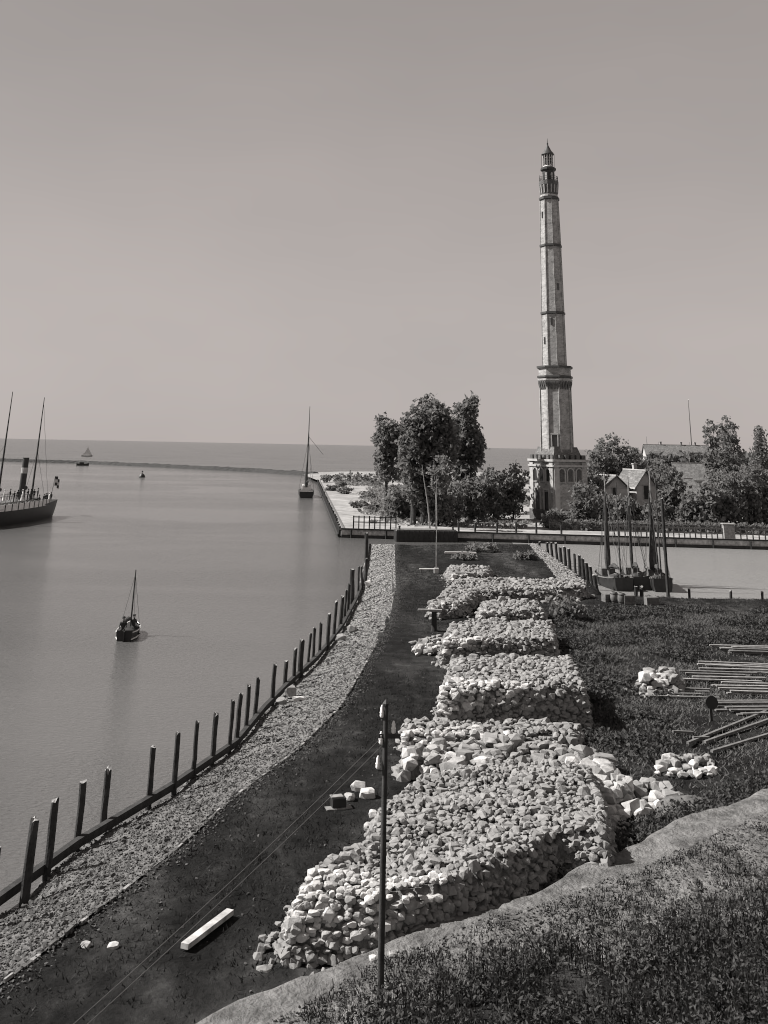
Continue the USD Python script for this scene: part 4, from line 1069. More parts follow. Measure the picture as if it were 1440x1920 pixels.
# stones of the bank
rb = np.random.default_rng(77)
nb = 42000
si, tj = rb.uniform(0, 1, nb) ** 1.9, rb.uniform(-.02, 1.0, nb)
ix = si * (NB - 1.001); idx = ix.astype(int); fr_ = (ix - idx)[:, None]
bp_ = (A[idx] * (1 - fr_) + A[idx + 1] * fr_) * (1 - tj)[:, None] + (B[idx] * (1 - fr_) + B[idx + 1] * fr_) * tj[:, None]
qq = np.stack([bp_[:, 0] * .9, bp_[:, 1] * .9, 0 * bp_[:, 0]], -1)
bz = .05 + 1.17 * tj + .28 * (1 - .85 * np.clip(tj, 0, 1)) * (meshkit.fbm(qq, 4, 5) - .5)
protos = [stone_mesh(1, 1.0, rb, 8) for _ in range(24)]
def scatter(P, sizes, r):
    """Many small rough stones as one mesh."""
    Vs, Fs, n = [], [], 0
    kind = r.integers(0, 24, len(P)); a_ = r.uniform(0, 2 * PI, len(P))
    for j in range(24):
        q_ = np.where(kind == j)[0]
        v_, f_ = protos[j]
        c_, s_ = np.cos(a_[q_])[:, None], np.sin(a_[q_])[:, None]
        X_, Y_ = v_[None, :, 0] * c_ - v_[None, :, 1] * s_, v_[None, :, 0] * s_ + v_[None, :, 1] * c_
        V_ = np.stack([X_, Y_, np.broadcast_to(v_[None, :, 2], X_.shape)], -1) * sizes[q_][:, None, None] + P[q_][:, None]
        Vs.append(V_.reshape(-1, 3)); Fs.append((f_[None] + (np.arange(len(q_)) * len(v_))[:, None, None] + n).reshape(-1, 3)); n += len(q_) * len(v_)
    return np.vstack(Vs), np.vstack(Fs)
bs_ = rb.uniform(.018, .055, nb) * np.where(rb.random(nb) < .05, 2.2, 1)
bm = scatter(np.column_stack([bp_, bz + bs_ * .25]), bs_, rb)
obj("bank_stones", bm, "bank_stone", kind="stuff", label="small pale stones strewn over the whole harbour bank", cat="stones")
# kerb of pale stones along the upper edge of the bank
ke = resample(edge, 330)
kb = thing("kerb", "broken pale stone kerb along the near end of the bank", "kerb")
for k in range(125):
    if rb.random() < .45:
        continue
    a_, b2 = ke[k], ke[k + 1]
    dd = (b2 - a_) / np.linalg.norm(b2 - a_)
    z_ = 1.21 + .02 * rb.normal()
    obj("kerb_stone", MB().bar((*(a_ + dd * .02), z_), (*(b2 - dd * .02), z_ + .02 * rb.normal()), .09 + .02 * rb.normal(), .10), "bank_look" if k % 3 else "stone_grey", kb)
# big rocks on the bank beside the piles
for i, (u, v, sz, lab) in enumerate([(545, 1300, .38, "dark rock at the pile feet half way along the bank"), (562, 1312, .34, "rock right of the dark rock half way along the bank"), (528, 1318, .3, "rock below the dark rock half way along the bank"),
     (640, 1196, .3, "rock on the bank beside the far piles"), (660, 1180, .35, "larger dark rock on the bank right of the far piles"), (690, 1095, .35, "pale rock at the feet of the farthest piles")]):
    p = at(u, v, .55); rr_ = np.random.default_rng(640 + i)
    v_, f_ = stone_mesh(1, sz, rr_, 18)
    obj("boulder", (v_ + p + (0, 0, sz * .2), f_), "stone_grey" if i not in (5, 1) else "stone_light", label=lab, cat="boulder")

# ------------------------------------------------------------------ telegraph pole and wires
TP = at(713, 1890, 2.0)
TP = hit(713, 1888)
tz = height(716, 1322, TP)
tl = tz - TP[2]
tp = thing("telegraph_pole", "tall thin dark telegraph pole with white insulators in the foreground", "telegraph pole", TP)
lean = (716 - 713) * 0.0
obj("pole", MB().tube([(0, 0, -.4), (.0, 0, tl * .5), (.0, 0, tl)], [.082, .07, .056], 10), "pole_wood", tp, smooth=50)
obj("pole_cap", MB().lathe([(.085, tl), (.085, tl + .04), (.01, tl + .12)], 8), "iron", tp)
ins_px = [(709, 1336, -1), (731, 1366, 1), (708, 1386, -1), (703, 1432, -1)]
ends = []
for u, v, s_ in ins_px:
    z_ = height(u, v, TP) - TP[2]
    x_ = (u - 716) * mpp((TP[0], TP[1], TP[2] + z_))
    br = obj("insulator_bracket", MB().tube([(0, 0, z_ - .14), (x_, 0, z_ - .14), (x_, 0, z_ - .02)], .014, 5), "iron", tp)
    obj("insulator", MB().lathe([(.035, z_ - .1), (.055, z_ - .07), (.05, z_ - .01), (.06, z_), (.04, z_ + .05), (.045, z_ + .09), (.018, z_ + .16)], 10, c=(x_, 0, 0)), "porcelain", tp, smooth=40)
    ends.append(np.array([TP[0] + x_, TP[1], TP[2] + z_ + .03]))
obj("crossarm", MB().box((.10, 0, height(740, 1380, TP) - TP[2]), (.5, .08, .09)), "pole_wood", tp)
def wire_to(a, u, v, z, name, lab):
    b2 = at(u, v, z)
    b2 = a + (b2 - a) * 2.2
    s_ = np.linspace(0, 1, 24)[:, None]
    P_ = a + (b2 - a) * s_
    P_[:, 2] -= .25 * 4 * (s_ * (1 - s_))[:, 0]
    obj("telegraph_wire", MB().tube(P_, .005, 5), "wire", label=lab, cat="wire", group="telegraph wires")
wire_to(ends[2], 232, 1800, 6.3, "w", "upper of the two thin wires running from the telegraph pole to the lower left")
wire_to(ends[2] + np.array([.05, -.05, -.12]), 254, 1803, 6.15, "w", "lower of the two thin wires running from the telegraph pole to the lower left")

# white plank, sleeper and dark crate on the ground
a_, b2 = hit(345, 1786), hit(431, 1719)
obj("timber_plank", MB().bar((a_[0], a_[1], a_[2] + .13), (b2[0], b2[1], b2[2] + .12), .22, .12), "bark_light", label="pale squared timber lying alone on the dark ground in the foreground", cat="timber")
p = hit(634, 1514)
t = thing("wooden_box", "small dark box on a pale board lying left of the boulders", "crate", p, .3, None, .72)
obj("box", MB().box((0, 0, .25), (.7, .5, .42), bev=.02), "black_paint", t)
obj("lid", MB().box((-.1, 0, .49), (.6, .42, .05)), "wood_light", t)
obj("base_board", MB().box((0, -.1, .02), (1.3, .5, .05)), "wood_light", t)

# ------------------------------------------------------------------ timber stacks on the right
def stack(label, u, v, L, n, rows, rz, m, seed):
    rr_ = np.random.default_rng(seed)
    p = at(u, v, 1.25)
    t = thing("timber_stack", label, "timber stack", (p[0], p[1], 1.2), rz)
    for r_ in range(rows):
        for k in range(n):
            obj("plank", MB().box((rr_.uniform(-.3, .3), (k - n / 2) * .6 + rr_.normal(0, .1), .08 + r_ * .10), (L * rr_.uniform(.6, 1.1), .22, .07), rr_.normal(0, .045)), m if rr_.random() < .7 else "wood_mid", t)
    for s_ in (-.35, .35):
        obj("bearer", MB().box((s_ * L, -.2, -.01), (.2, n * .66, .12)), "pile_wood", t)
stack("stack of long pale planks at the right edge, beyond the others", 1425, 1222, 5.5, 4, 3, -.03, "wood_light", 1)
stack("long pale plank stack right of the weeds, second from the basin", 1395, 1252, 5.5, 4, 2, -.05, "wood_light", 2)
stack("low stack of pale planks behind the small dark sign", 1350, 1268, 4.5, 3, 2, -.04, "wood_light", 3)
stack("pale plank stack cut by the right edge beside the small dark sign", 1425, 1292, 4.5, 4, 2, -.03, "wood_light", 4)
stack("grey weathered plank stack left of the small dark sign", 1262, 1296, 4.5, 4, 1, -.05, "wood_mid", 5)
stack("weathered plank stack right below the small dark sign", 1410, 1328, 3.6, 5, 2, .1, "wood_mid", 6)
for i, (u0, v0, u1, v1, lab) in enumerate([(1145, 1283, 1210, 1292, "long pale pole lying in the dark weeds left of the plank stacks"), (1185, 1300, 1250, 1302, "thin pale pole lying just in front of the long one in the weeds"),
     (1290, 1402, 1436, 1338, "long pale timber lying slantwise towards the right edge, farthest of three"), (1322, 1400, 1446, 1352, "middle of three long timbers lying slantwise at the right edge"), (1335, 1418, 1446, 1380, "nearest of three long timbers lying slantwise at the right edge"),
     (1300, 1392, 1330, 1388, "short pale plank beside the slanting timbers"), (1262, 1380, 1300, 1378, "short pale plank in the weeds left of the slanting timbers"), (1205, 1510, 1240, 1506, "short pale plank beside the sandy mound")]):
    a_, b2 = hit(u0, v0), hit(u1, v1)
    obj("loose_timber", MB().bar((a_[0], a_[1], a_[2] + .18), (b2[0], b2[1], b2[2] + .1), .13, .09), "wood_mid", label=lab, cat="timber")
p = hit(1334, 1352); zt = height(1334, 1298, p) - p[2]
t = thing("notice_board", "small dark rounded board on a thin post among the timber stacks", "sign", p)
obj("post", MB().box((0, 0, zt * .4), (.12, .12, zt * .8 + .2)), "pole_wood", t)
obj("board", MB().lathe([(.0, -.03), (.30, -.03), (.30, .03), (.0, .03)], 14), "black_paint", t)
bpth = stage.GetPrimAtPath(str(t.GetPath()) + "/board")
xb = UsdGeom.Xformable(bpth); xb.AddTranslateOp().Set(Gf.Vec3d(0.05, -.1, zt - .42)); xb.AddRotateXOp().Set(90.0)
# sandy mound
p = hit(1292, 1518)
a_, r_ = np.meshgrid(np.linspace(0, 2 * PI, 37), np.linspace(0, 1, 10), indexing="ij")
mx_, my_ = p[0] + 2.0 * r_ * np.cos(a_), p[1] + 1.3 * r_ * np.sin(a_)
mz_ = 1.15 + .42 * np.cos(r_ * PI / 2) ** 1.5 * (.6 + .8 * meshkit.fbm(np.stack([mx_, my_, 0 * mx_], -1), 3, 9))
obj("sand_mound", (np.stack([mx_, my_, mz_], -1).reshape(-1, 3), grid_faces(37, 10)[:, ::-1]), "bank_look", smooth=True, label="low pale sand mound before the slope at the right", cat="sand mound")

# ------------------------------------------------------------------ people
import manifold3d as m3
def person_mesh(pose, skirt=False):
    """One continuous low figure about 1.7 m tall, feet at the origin, facing -y."""
    def ball(c, r_, n=8):
        return m3.Manifold.sphere(r_, n).translate(tuple(map(float, c)))
    def limb(a, ra, b2, rb_):
        return m3.Manifold.batch_hull([ball(a, ra), ball(b2, rb_)])
    sit = pose == "sit"
    parts = []
    hipz = .45 if sit else .9
    sh = hipz + .5
    for s_ in (-1, 1):
        hp_ = np.array([s_ * .09, 0, hipz])
        kn = hp_ + ((0, -.42, .02) if sit else (0, -.03, -.43))
        an = kn + ((0, -.03, -.38) if sit else (0, .03, -.41))
        parts += [limb(hp_, .085, kn, .062), limb(kn, .06, an, .042), limb(an, .042, an + (0, -.15, -.03), .032)]
        so = np.array([s_ * .19, 0, sh]); 
        el = so + {"stand": (s_ * .05, .03, -.28), "rail": (s_ * .05, -.12, -.24), "sit": (s_ * .06, -.1, -.25), "up": (s_ * .12, -.12, -.16)}[pose]
        wr = el + {"stand": (0, -.08, -.24), "rail": (-s_ * .03, -.22, -.02), "sit": (-s_ * .04, -.22, -.04), "up": (0, -.12, .2)}[pose]
        parts += [limb(so, .058, el, .045), limb(el, .043, wr, .03)]
        dr_ = (wr - el) / np.linalg.norm(wr - el)
        sd = np.cross(dr_, (0, 0, 1.0)) if abs(dr_[2]) < .9 else np.array([0, 1.0, 0])
        sd /= np.linalg.norm(sd)
        pm = wr + dr_ * .08
        parts.append(limb(wr, .026, pm, .034))
        for j in range(4):
            st_ = pm + sd * (-.03 + .02 * j)
            parts.append(limb(st_, .011, st_ + dr_ * (.06 + .012 * (1.5 - abs(j - 1.5))) + np.array([0, 0, -.015]), .009))
        parts.append(limb(wr + dr_ * .03 + sd * .03, .013, wr + dr_ * .08 + sd * .065, .011))
    parts += [limb((0, 0, hipz), .14, (0, 0, hipz + .25), .13), m3.Manifold.batch_hull([ball((-.14, 0, sh - .03), .08), ball((.14, 0, sh - .03), .08), ball((0, 0, hipz + .2), .13)]),
              limb((0, 0, sh), .06, (0, -.01, sh + .14), .055), m3.Manifold.batch_hull([ball((0, 0, sh + .27), .10, 10), ball((0, -.02, sh + .18), .075, 10)]), ball((0, -.105, sh + .23), .022)]
    if skirt and not sit:
        parts.append(m3.Manifold.cylinder(.8, .30, .15, 12).translate((0, 0, .08)))
    m_ = m3.Manifold()
    for x in parts:
        m_ = m_ + x
    mm = m_.to_mesh()
    return (np.array(mm.vert_properties[:, :3]), np.array(mm.tri_verts)), sh + .3
def person(label, pose, loc, rz, body, hat, skirt=False, group=None, s_=1.0):
    t = thing("person", label, "person", loc, rz, group, s_)
    mesh, hz_ = person_mesh(pose, skirt)
    v_, f_ = mesh
    cz = v_[f_].mean(1)
    head = cz[:, 2] > hz_ - .16
    bd = obj("body", (v_, f_), body, t, smooth=60)
    sub = trimesh.Trimesh(v_, f_[head], process=False); sub.remove_unreferenced_vertices()
    obj("face", (np.array(sub.vertices) * (1.004, 1.01, 1) + (0, -.002, 0), sub.faces), "skin", t, smooth=60)
    obj("hat", MB().lathe([(.17, hz_ + .0), (.17, hz_ + .015), (.108, hz_ + .02), (.1, hz_ + .1), (.04, hz_ + .12)], 10) if hat != "cap" else MB().lathe([(.112, hz_ - .02), (.125, hz_ + .05), (.03, hz_ + .08)], 10), "cloth_dark" if hat != "straw" else "cloth_light", t)
    return t

# ------------------------------------------------------------------ boats
def loft(sections):
    """sections: list of (x, [(y, z) ...]) with equal counts; closed at both ends."""
    n = len(sections[0][1]); V_, F_ = [], []
    for x, s_ in sections:
        V_ += [(x + (p_[2] if len(p_) > 2 else 0), p_[0], p_[1]) for p_ in s_]
    for i in range(len(sections) - 1):
        for j in range(n):
            j2 = (j + 1) % n
            F_.append([i * n + j, (i + 1) * n + j, (i + 1) * n + j2]); F_.append([i * n + j, (i + 1) * n + j2, i * n + j2])
    k = (len(sections) - 1) * n
    for j in range(1, n - 1):
        F_.append([0, j, j + 1]); F_.append([k, k + j + 1, k + j])
    return np.array(V_, float), np.array(F_)
def hull_mesh(L, beam, free, draft, bow_full=.5, sheer=.35, stern_full=.75, n=15, deck_in=0.0, overhang=.0):
    secs = []
    for i in range(n):
        f_ = i / (n - 1)                    # 0 stern, 1 bow
        w = beam / 2 * (stern_full + (1 - stern_full) * math.sin(min(f_ / .45, 1) * PI / 2)) * (1 - max(0, (f_ - .5) / .5) ** (2.2))
        w = max(w, .03)
        top = free + sheer * ((f_ - .45) / .55) ** 2
        x = -L / 2 + L * f_
        rake = overhang * (1 if f_ > .5 else -1) * abs(f_ - .5) * 2
        secs.append((x, [(-w, top, rake), (-w * .97, top * .45, rake * .4), (-w * .75, -draft * .4, 0), (-w * .2, -draft, 0), (w * .2, -draft, 0), (w * .75, -draft * .4, 0), (w * .97, top * .45, rake * .4), (w, top, rake)]))
    return loft(secs)

# small open sailing boat in the harbour
sp_ = at(241, 1192, 0)
sb = thing("sailing_boat", "small dark sailing boat with a bare mast and two people, alone on the harbour water", "sailing boat", (sp_[0], sp_[1], 0), math.radians(95))
obj("hull", hull_mesh(4.2, 1.5, .52, .3, sheer=.25), "black_paint", sb, smooth=40)
v_, f_ = hull_mesh(4.24, 1.54, .52, .3, sheer=.25)
obj("rubbing_strake", MB().tube([(-2.05, .56, .56), (-1, .74, .5), (0, .77, .5), (1, .62, .56), (1.95, .08, .74)], .04, 5).tube([(-2.05, -.56, .56), (-1, -.74, .5), (0, -.77, .5), (1, -.62, .56), (1.95, -.08, .74)], .04, 5), "white_paint", sb)
obj("waterline_stripe", MB().tube([(-2.05, .48, .1), (-1, .7, .08), (0, .745, .08), (1, .6, .08), (1.9, .1, .1)], .05, 5).tube([(-2.05, -.48, .1), (-1, -.7, .08), (0, -.745, .08), (1, -.6, .08), (1.9, -.1, .1)], .05, 5), "white_paint", sb)
mz = height(252, 1070, (sp_[0], sp_[1]))
obj("mast", MB().tube([(.5, 0, .2), (.53, 0, mz * .6), (.56, 0, mz)], [.065, .055, .035], 8), "pole_wood", sb)
obj("boom", MB().tube([(.5, 0, 1.0), (-1.9, .1, 1.15)], .045, 7), "pole_wood", sb)
obj("furled_sail", MB().tube([(.4, 0, 1.06), (-.6, .05, 1.2), (-1.7, .1, 1.22)], [.09, .17, .07], 8), "sail_dark", sb)
obj("stay", MB().tube([(.56, 0, mz - .1), (2.0, 0, .7)], .012, 4), "iron", sb)
obj("stay", MB().tube([(.55, 0, mz - .3), (.3, .7, .5)], .012, 4), "iron", sb)
obj("stay", MB().tube([(.55, 0, mz - .3), (.3, -.7, .5)], .012, 4), "iron", sb)
obj("rudder", MB().box((-2.2, 0, .2), (.3, .06, .9)), "pole_wood", sb)
c62, s62 = math.cos(math.radians(95)), math.sin(math.radians(95))
def on_boat(x, y, z, P0=sp_, c_=c62, s_=s62):
    return (P0[0] + x * c_ - y * s_, P0[1] + x * s_ + y * c_, z)
person("person in dark clothes and a hat sitting at the stern of the small sailing boat", "sit", on_boat(-1.3, .25, .12), math.radians(95 - 90), "cloth_dark", "brim")
person("person in dark clothes and cap sitting by the mast of the small sailing boat", "sit", on_boat(-.1, -.3, .12), math.radians(95 - 30), "cloth_dark", "cap")

# steamer
s0, s1 = at(86, 968, 0), at(-8, 984, 0)
sd_ = (s1 - s0)[:2]; sd_ /= np.linalg.norm(sd_)
SLEN = 34.0
sc = s0[:2] + sd_ * (SLEN / 2 - .4)
SRZ = math.atan2(sd_[1], sd_[0])
st_ = thing("steamer", "dark passenger steamer with two masts and a thin funnel, cut by the left edge", "ship", (*sc, 0), SRZ)
obj("hull", hull_mesh(SLEN, 5.6, 2.4, 1.2, sheer=.7, stern_full=.45, n=21, overhang=1.1), "black_paint", st_, smooth=40)
hw = 2.7
def side(x):
    f_ = (x + SLEN / 2) / SLEN
    return 2.8 * (.45 + .55 * math.sin(min(f_ / .45, 1) * PI / 2)) * (1 - max(0, (f_ - .5) / .5) ** 2.2)
for s_ in (-1, 1):
    P_ = [(x, s_ * (side(x) + .02), 2.75) for x in np.linspace(-13.0, 12, 14)]
    mb = MB()
    for a_, b2 in zip(P_[:-1], P_[1:]):
        mb.bar(a_, b2, .08, 1.0)
    obj("white_bulwark", mb, "white_paint", st_)
    for k, x in enumerate(np.linspace(-12.4, 11, 12)):
        obj("gangway_gap", MB().box((x, s_ * (side(x) + .05), 2.75), (.24, .1, 1.05)), "black_paint", st_)
obj("deck", loft([(x, [(-side(x) * .96, 2.3), (side(x) * .96, 2.3), (side(x) * .96, 2.42), (-side(x) * .96, 2.42)]) for x in np.linspace(-15.8, 15, 16)]), "wood_mid", st_)
obj("deckhouse", MB().box((2.0, 0, 2.95), (17, 3.2, 1.0), bev=.05), "wood_mid", st_)
dk = str(st_.GetPath()) + "/deckhouse"
for k in range(9):
    for s_ in (-1, 1):
        obj("window", MB().box((-4.4 + k * 1.6, s_ * 1.61, 3.0), (.8, .04, .6)), "glass_dark", dk)
for k in range(10):
    for s_ in (-1, 1):
        obj("stanchion", MB().tube([(-6.2 + k * 1.8, s_ * 1.5, 3.4), (-6.2 + k * 1.8, s_ * 1.5, 4.4)], .04, 5), "iron", dk)
for s_ in (-1, 1):
    obj("railing", MB().tube([(-6.3, s_ * 1.5, 4.38), (10, s_ * 1.5, 4.38)], .035, 5), "iron", st_)
for x_, y_ in ((-4.6, .4), (3.6, -.5), (6.5, .5)):
    obj("ventilator", MB().tube([(x_, y_, 3.4), (x_, y_, 4.9), (x_ - .15, y_, 5.25), (x_ - .55, y_, 5.35)], [.17, .17, .22, .36], 8), "iron", st_)
obj("deck_winch", MB().box((-11.2, 0, 2.95), (1.3, 1.2, 1.0), bev=.1), "iron", st_)
obj("hatch", MB().box((-8.9, 0, 2.8), (1.8, 1.8, .7), bev=.05), "wood_mid", st_)
def ship_x(u):
    """Distance along the steamer where its centre line shows in picture column u."""
    best = min(np.linspace(-SLEN / 2, SLEN / 2, 341), key=lambda x: abs(PPX + FOC * np.dot(np.array([*(sc + sd_ * x), 3 - CAM_Z]), RIGHT) / np.dot(np.array([*(sc + sd_ * x), 3 - CAM_Z]), FWD) - u))
    return best
def ship_p(x, y=0.0):
    n_ = np.array([-sd_[1], sd_[0]])
    return sc + sd_ * x + n_ * y
xm = ship_x(58)
zm = height(82, 745, ship_p(xm))
obj("mast", MB().tube([(xm, 0, 2.3), (xm - .05, 0, zm * .55), (xm - .1, 0, zm)], [.2, .15, .06], 8), "pole_wood", st_)
xm2 = min(ship_x(-6), SLEN / 2 - 4)
obj("mast", MB().tube([(xm2, 0, 2.3), (xm2, 0, zm * .55), (xm2 - .1, 0, zm + .3)], [.2, .15, .06], 8), "pole_wood", st_)
xf = ship_x(38)
zf_ = height(42, 858, ship_p(xf))
obj("funnel", MB().lathe([(.55, 2.4), (.52, zf_ - .1), (.58, zf_), (.4, zf_)], 12, c=(xf, 0, 0)), "iron", st_, smooth=40)
fu = str(st_.GetPath()) + "/funnel"
obj("funnel_band", MB().lathe([(.56, zf_ - 2.6), (.57, zf_ - 2.55), (.57, zf_ - 1.7), (.56, zf_ - 1.65)], 12, c=(xf, 0, 0)), "trim_stone", fu)
obj("stay", MB().tube([(xm - .1, 0, zm - 1), (-16.4, 0, 3.2)], .025, 4), "iron", st_)
obj("stay", MB().tube([(xm - .1, 0, zm * .55), (xm - 1.2, 2.2, 2.6)], .025, 4), "iron", st_)
obj("stay", MB().tube([(xm - .1, 0, zm * .55), (xm - 1.2, -2.2, 2.6)], .025, 4), "iron", st_)
obj("stay", MB().tube([(xm2, 0, zm * .6), (SLEN / 2, 0, 3.4)], .025, 4), "iron", st_)
fx = -SLEN / 2 - .9
obj("ensign_staff", MB().tube([(fx + .2, 0, 2.8), (fx - .9, 0, 6.9)], .05, 6), "pole_wood", st_)
def flag_strip(z0, z1, ph):
    u = np.linspace(0, 1, 10)
    rows = []
    for z_ in (z0, z1):
        rows.append(np.stack([fx - .95 - u * 2.4, .22 * np.sin(u * 6 + ph), z_ - .5 * u + .12 * np.sin(u * 5)], 1))
    V_ = np.vstack(rows + [rows[0] + (0, .02, 0), rows[1] + (0, .02, 0)])
    F_ = [[j, j + 1, 10 + j + 1, 10 + j] for j in range(9)] + [[20 + j, 30 + j, 30 + j + 1, 20 + j + 1] for j in range(9)]
    return V_, np.array(F_)
obj("flag_stripe", flag_strip(6.85, 6.3, 0), "cloth_dark", st_)
obj("flag_stripe", flag_strip(6.3, 5.75, 0), "cloth_light", st_)
obj("flag_stripe", flag_strip(5.75, 5.2, 0), "cloth_dark", st_)
ppl = np.random.default_rng(12)
kinds = [("passenger in dark coat and brimmed hat", "rail", "cloth_dark", "brim", False), ("passenger in pale dress and straw hat", "stand", "cloth_light", "straw", True), ("passenger in dark dress and hat", "stand", "cloth_dark", "brim", True), ("passenger in dark coat and cap", "stand", "cloth_dark", "cap", False)]
first = {}
pos = [(ship_x(u), y, z, k) for u, y, z, k in [(6, -1.7, 3.46, 0), (14, -1.6, 3.46, 3), (20, -1.9, 3.46, 1), (26, -1.2, 3.46, 2), (31, -1.8, 3.46, 0), (36, -1.9, 3.46, 2), (44, -1.7, 3.46, 3), (49, -1.9, 3.46, 0), (10, .4, 3.46, 1), (23, .6, 3.46, 0), (47, .3, 3.46, 1),
                                                 (53, -1.9, 2.43, 0), (64, -1.7, 2.43, 3), (69, -1.6, 2.43, 2), (76, -1.2, 2.43, 0), (82, -1.0, 2.43, 1), (87, -.8, 2.43, 3)]]
pos = sorted(pos, key=lambda q_: (q_[2], q_[0]))
cnt = {}
sgn = 1.0 if np.dot(np.array([-sd_[1], sd_[0]]), -sc) > 0 else -1.0
tot = {}
for q_ in pos:
    tot[(q_[2], q_[3])] = tot.get((q_[2], q_[3]), 0) + 1
for x, y, z, k in pos:
    lab, pose, body, hat, sk = kinds[k]
    key = (z, k); cnt[key] = cnt.get(key, 0) + 1
    where = "house roof" if z > 3 else "after deck"
    nth = f"{ords[cnt[key] - 1]} such from the stern, " if tot[key] > 1 else ""
    lab = f"{lab}, {nth}steamer's {where}"
    P_ = ship_p(x, -y * sgn)
    rz = SRZ + ppl.uniform(-.8, .8) + (PI if sgn < 0 else 0)
    if k not in first:
        first[k] = person(lab, pose, (P_[0], P_[1], z), rz, body, hat, sk, "passengers on the steamer")
    else:
        dup(first[k], lab, (P_[0], P_[1], z), rz, ppl.uniform(.94, 1.04))

# ship moored at the end of the diagonal quay, seen from astern
mp_ = at(576, 934, 0)
away = (QA - QB) / np.linalg.norm(QA - QB)
ms_ = thing("sailing_ship", "dark moored sailing ship seen from astern at the far end of the diagonal quay", "sailing ship", (*(mp_[:2] + away * 8.5 + np.array([-.3, 0])), 0), math.atan2(away[1], away[0]))
obj("hull", hull_mesh(17, 4.3, 1.5, 1.0, sheer=.8, stern_full=.85), "black_paint", ms_, smooth=40)
obj("white_strake", MB().box((-8.56, 0, 1.75), (.1, 3.6, .3)), "white_paint", ms_)
obj("deckhouse", MB().box((-4, 0, 2.3), (3.5, 2.4, 1.6), bev=.05), "white_paint", ms_)
zms = height(581, 762, mp_[:2] + away * 8)
obj("mast", MB().tube([(-.5, 0, 1), (-.4, 0, zms * .55), (-.3, 0, zms)], [.24, .18, .06], 8), "pole_wood", ms_)
obj("mast", MB().tube([(-5.5, 0, 1), (-5.4, 0, zms * .62)], [.2, .1], 8), "pole_wood", ms_)
obj("boom", MB().tube([(-.6, 0, 3.2), (-7.5, -.3, 3.8)], .12, 6), "pole_wood", ms_)
obj("furled_sail", MB().tube([(-.7, 0, 3.5), (-4, -.1, 3.9), (-7.2, -.3, 4.1)], [.25, .45, .2], 8), "sail_dark", ms_)
obj("furled_sail", MB().tube([(-5.5, .1, 2.6), (-5.5, .15, 6), (-5.4, .1, 9.5)], [.5, .35, .12], 8), "sail_dark", ms_)
obj("stay", MB().tube([(-.4, 0, zms * .62), (-1.5, 2.0, 1.8)], .04, 4), "iron", ms_)
obj("stay", MB().tube([(-.4, 0, zms * .62), (-1.5, -2.0, 1.8)], .04, 4), "iron", ms_)
obj("stay", MB().tube([(-.4, 0, zms * .75), (-8.3, -1.2, 2)], .04, 4), "iron", ms_)
obj("stay", MB().tube([(-.4, 0, zms * .68), (8.2, 0, 2.6)], .04, 4), "iron", ms_)
obj("stay", MB().tube([(-.4, 0, zms * .66), (-3.2, -4.2, zms * .46)], .05, 4), "iron", ms_)

# three fishing boats moored in the basin
def fishing_boat(label, u, v, ut, vt, ang_, mizzen, sail):
    p = at(u, v, 0)
    t = thing("fishing_boat", label, "fishing boat", (p[0], p[1], 0), ang_, "boats moored at the near basin edge")
    obj("hull", hull_mesh(8.5, 2.7, .85, .6, sheer=.6, stern_full=.7), "black_paint", t, smooth=40)
    obj("gunwale", MB().tube([(-4.1, .98, 1.27), (-2, 1.3, 1.0), (0, 1.37, .9), (2, 1.15, 1.02), (4.0, .1, 1.42)], .07, 6).tube([(-4.1, -.98, 1.27), (-2, -1.3, 1.0), (0, -1.37, .9), (2, -1.15, 1.02), (4.0, -.1, 1.42)], .07, 6), "wood_mid", t)
    obj("cuddy", MB().box((1.6, 0, 1.2), (1.8, 1.5, .8), bev=.06), "wood_mid", t)
    zt = height(ut, vt, p)
    obj("mast", MB().tube([(.6, 0, .3), (.6, 0, zt * .6), (.6, 0, zt)], [.12, .10, .06], 8), "wood_light", t)
    obj("furled_sail", MB().tube([(.45, .1, 1.6), (.42, .12, 2.6), (.45, .1, zt * .45), (.5, .06, zt * .72)], sail, 8), "sail_dark", t)
    obj("gaff", MB().tube([(.5, .12, zt * .32), (-.4, .35, zt * .8)], .055, 6), "pole_wood", t)
    obj("boom", MB().tube([(.45, 0, 1.7), (-3.6, .3, 2.0)], .07, 6), "pole_wood", t)
    obj("net_heap", MB().lathe([(.75, 0), (.7, .25), (.45, .5), (.1, .6)], 9, c=(-1.6, .2, .7)), "sail_dark", t)
    obj("fish_box", MB().box((-.6, -.5, 1.0), (.8, .5, .45), bev=.03), "wood_mid", t)
    obj("boom_sail", MB().tube([(.2, 0, 1.8), (-1.6, .15, 2.1), (-3.4, .3, 2.1)], [.12, .26, .1], 7), "sail_dark", t)
    if mizzen:
        obj("mizzen_mast", MB().tube([(-3.2, 0, .6), (-3.2, 0, zt * .92)], [.09, .04], 7), "pole_wood", t)
    for (ax, ay) in ((-.6, 1.25), (-.6, -1.25), (4.1, 0), (-4.1, .4), (.1, 1.3), (.1, -1.3), (-3.5, -.9)):
        obj("stay", MB().tube([(.6, 0, zt * .85), (ax, ay, 1.1)], .02, 4), "iron", t)
    return t
fishing_boat("moored fishing boat nearest the row of basin piles, with a dark furled sail", 1146, 1098, 1128, 885, math.radians(96), True, [.26, .34, .24, .12])
fishing_boat("middle one of the three moored fishing boats, with the barest mast", 1190, 1096, 1183, 893, math.radians(88), False, [.12, .18, .14, .09])
fishing_boat("moored fishing boat nearest the tall leaning pole, with the thickest furled sail", 1232, 1100, 1228, 883, math.radians(84), True, [.5, .5, .3, .14])
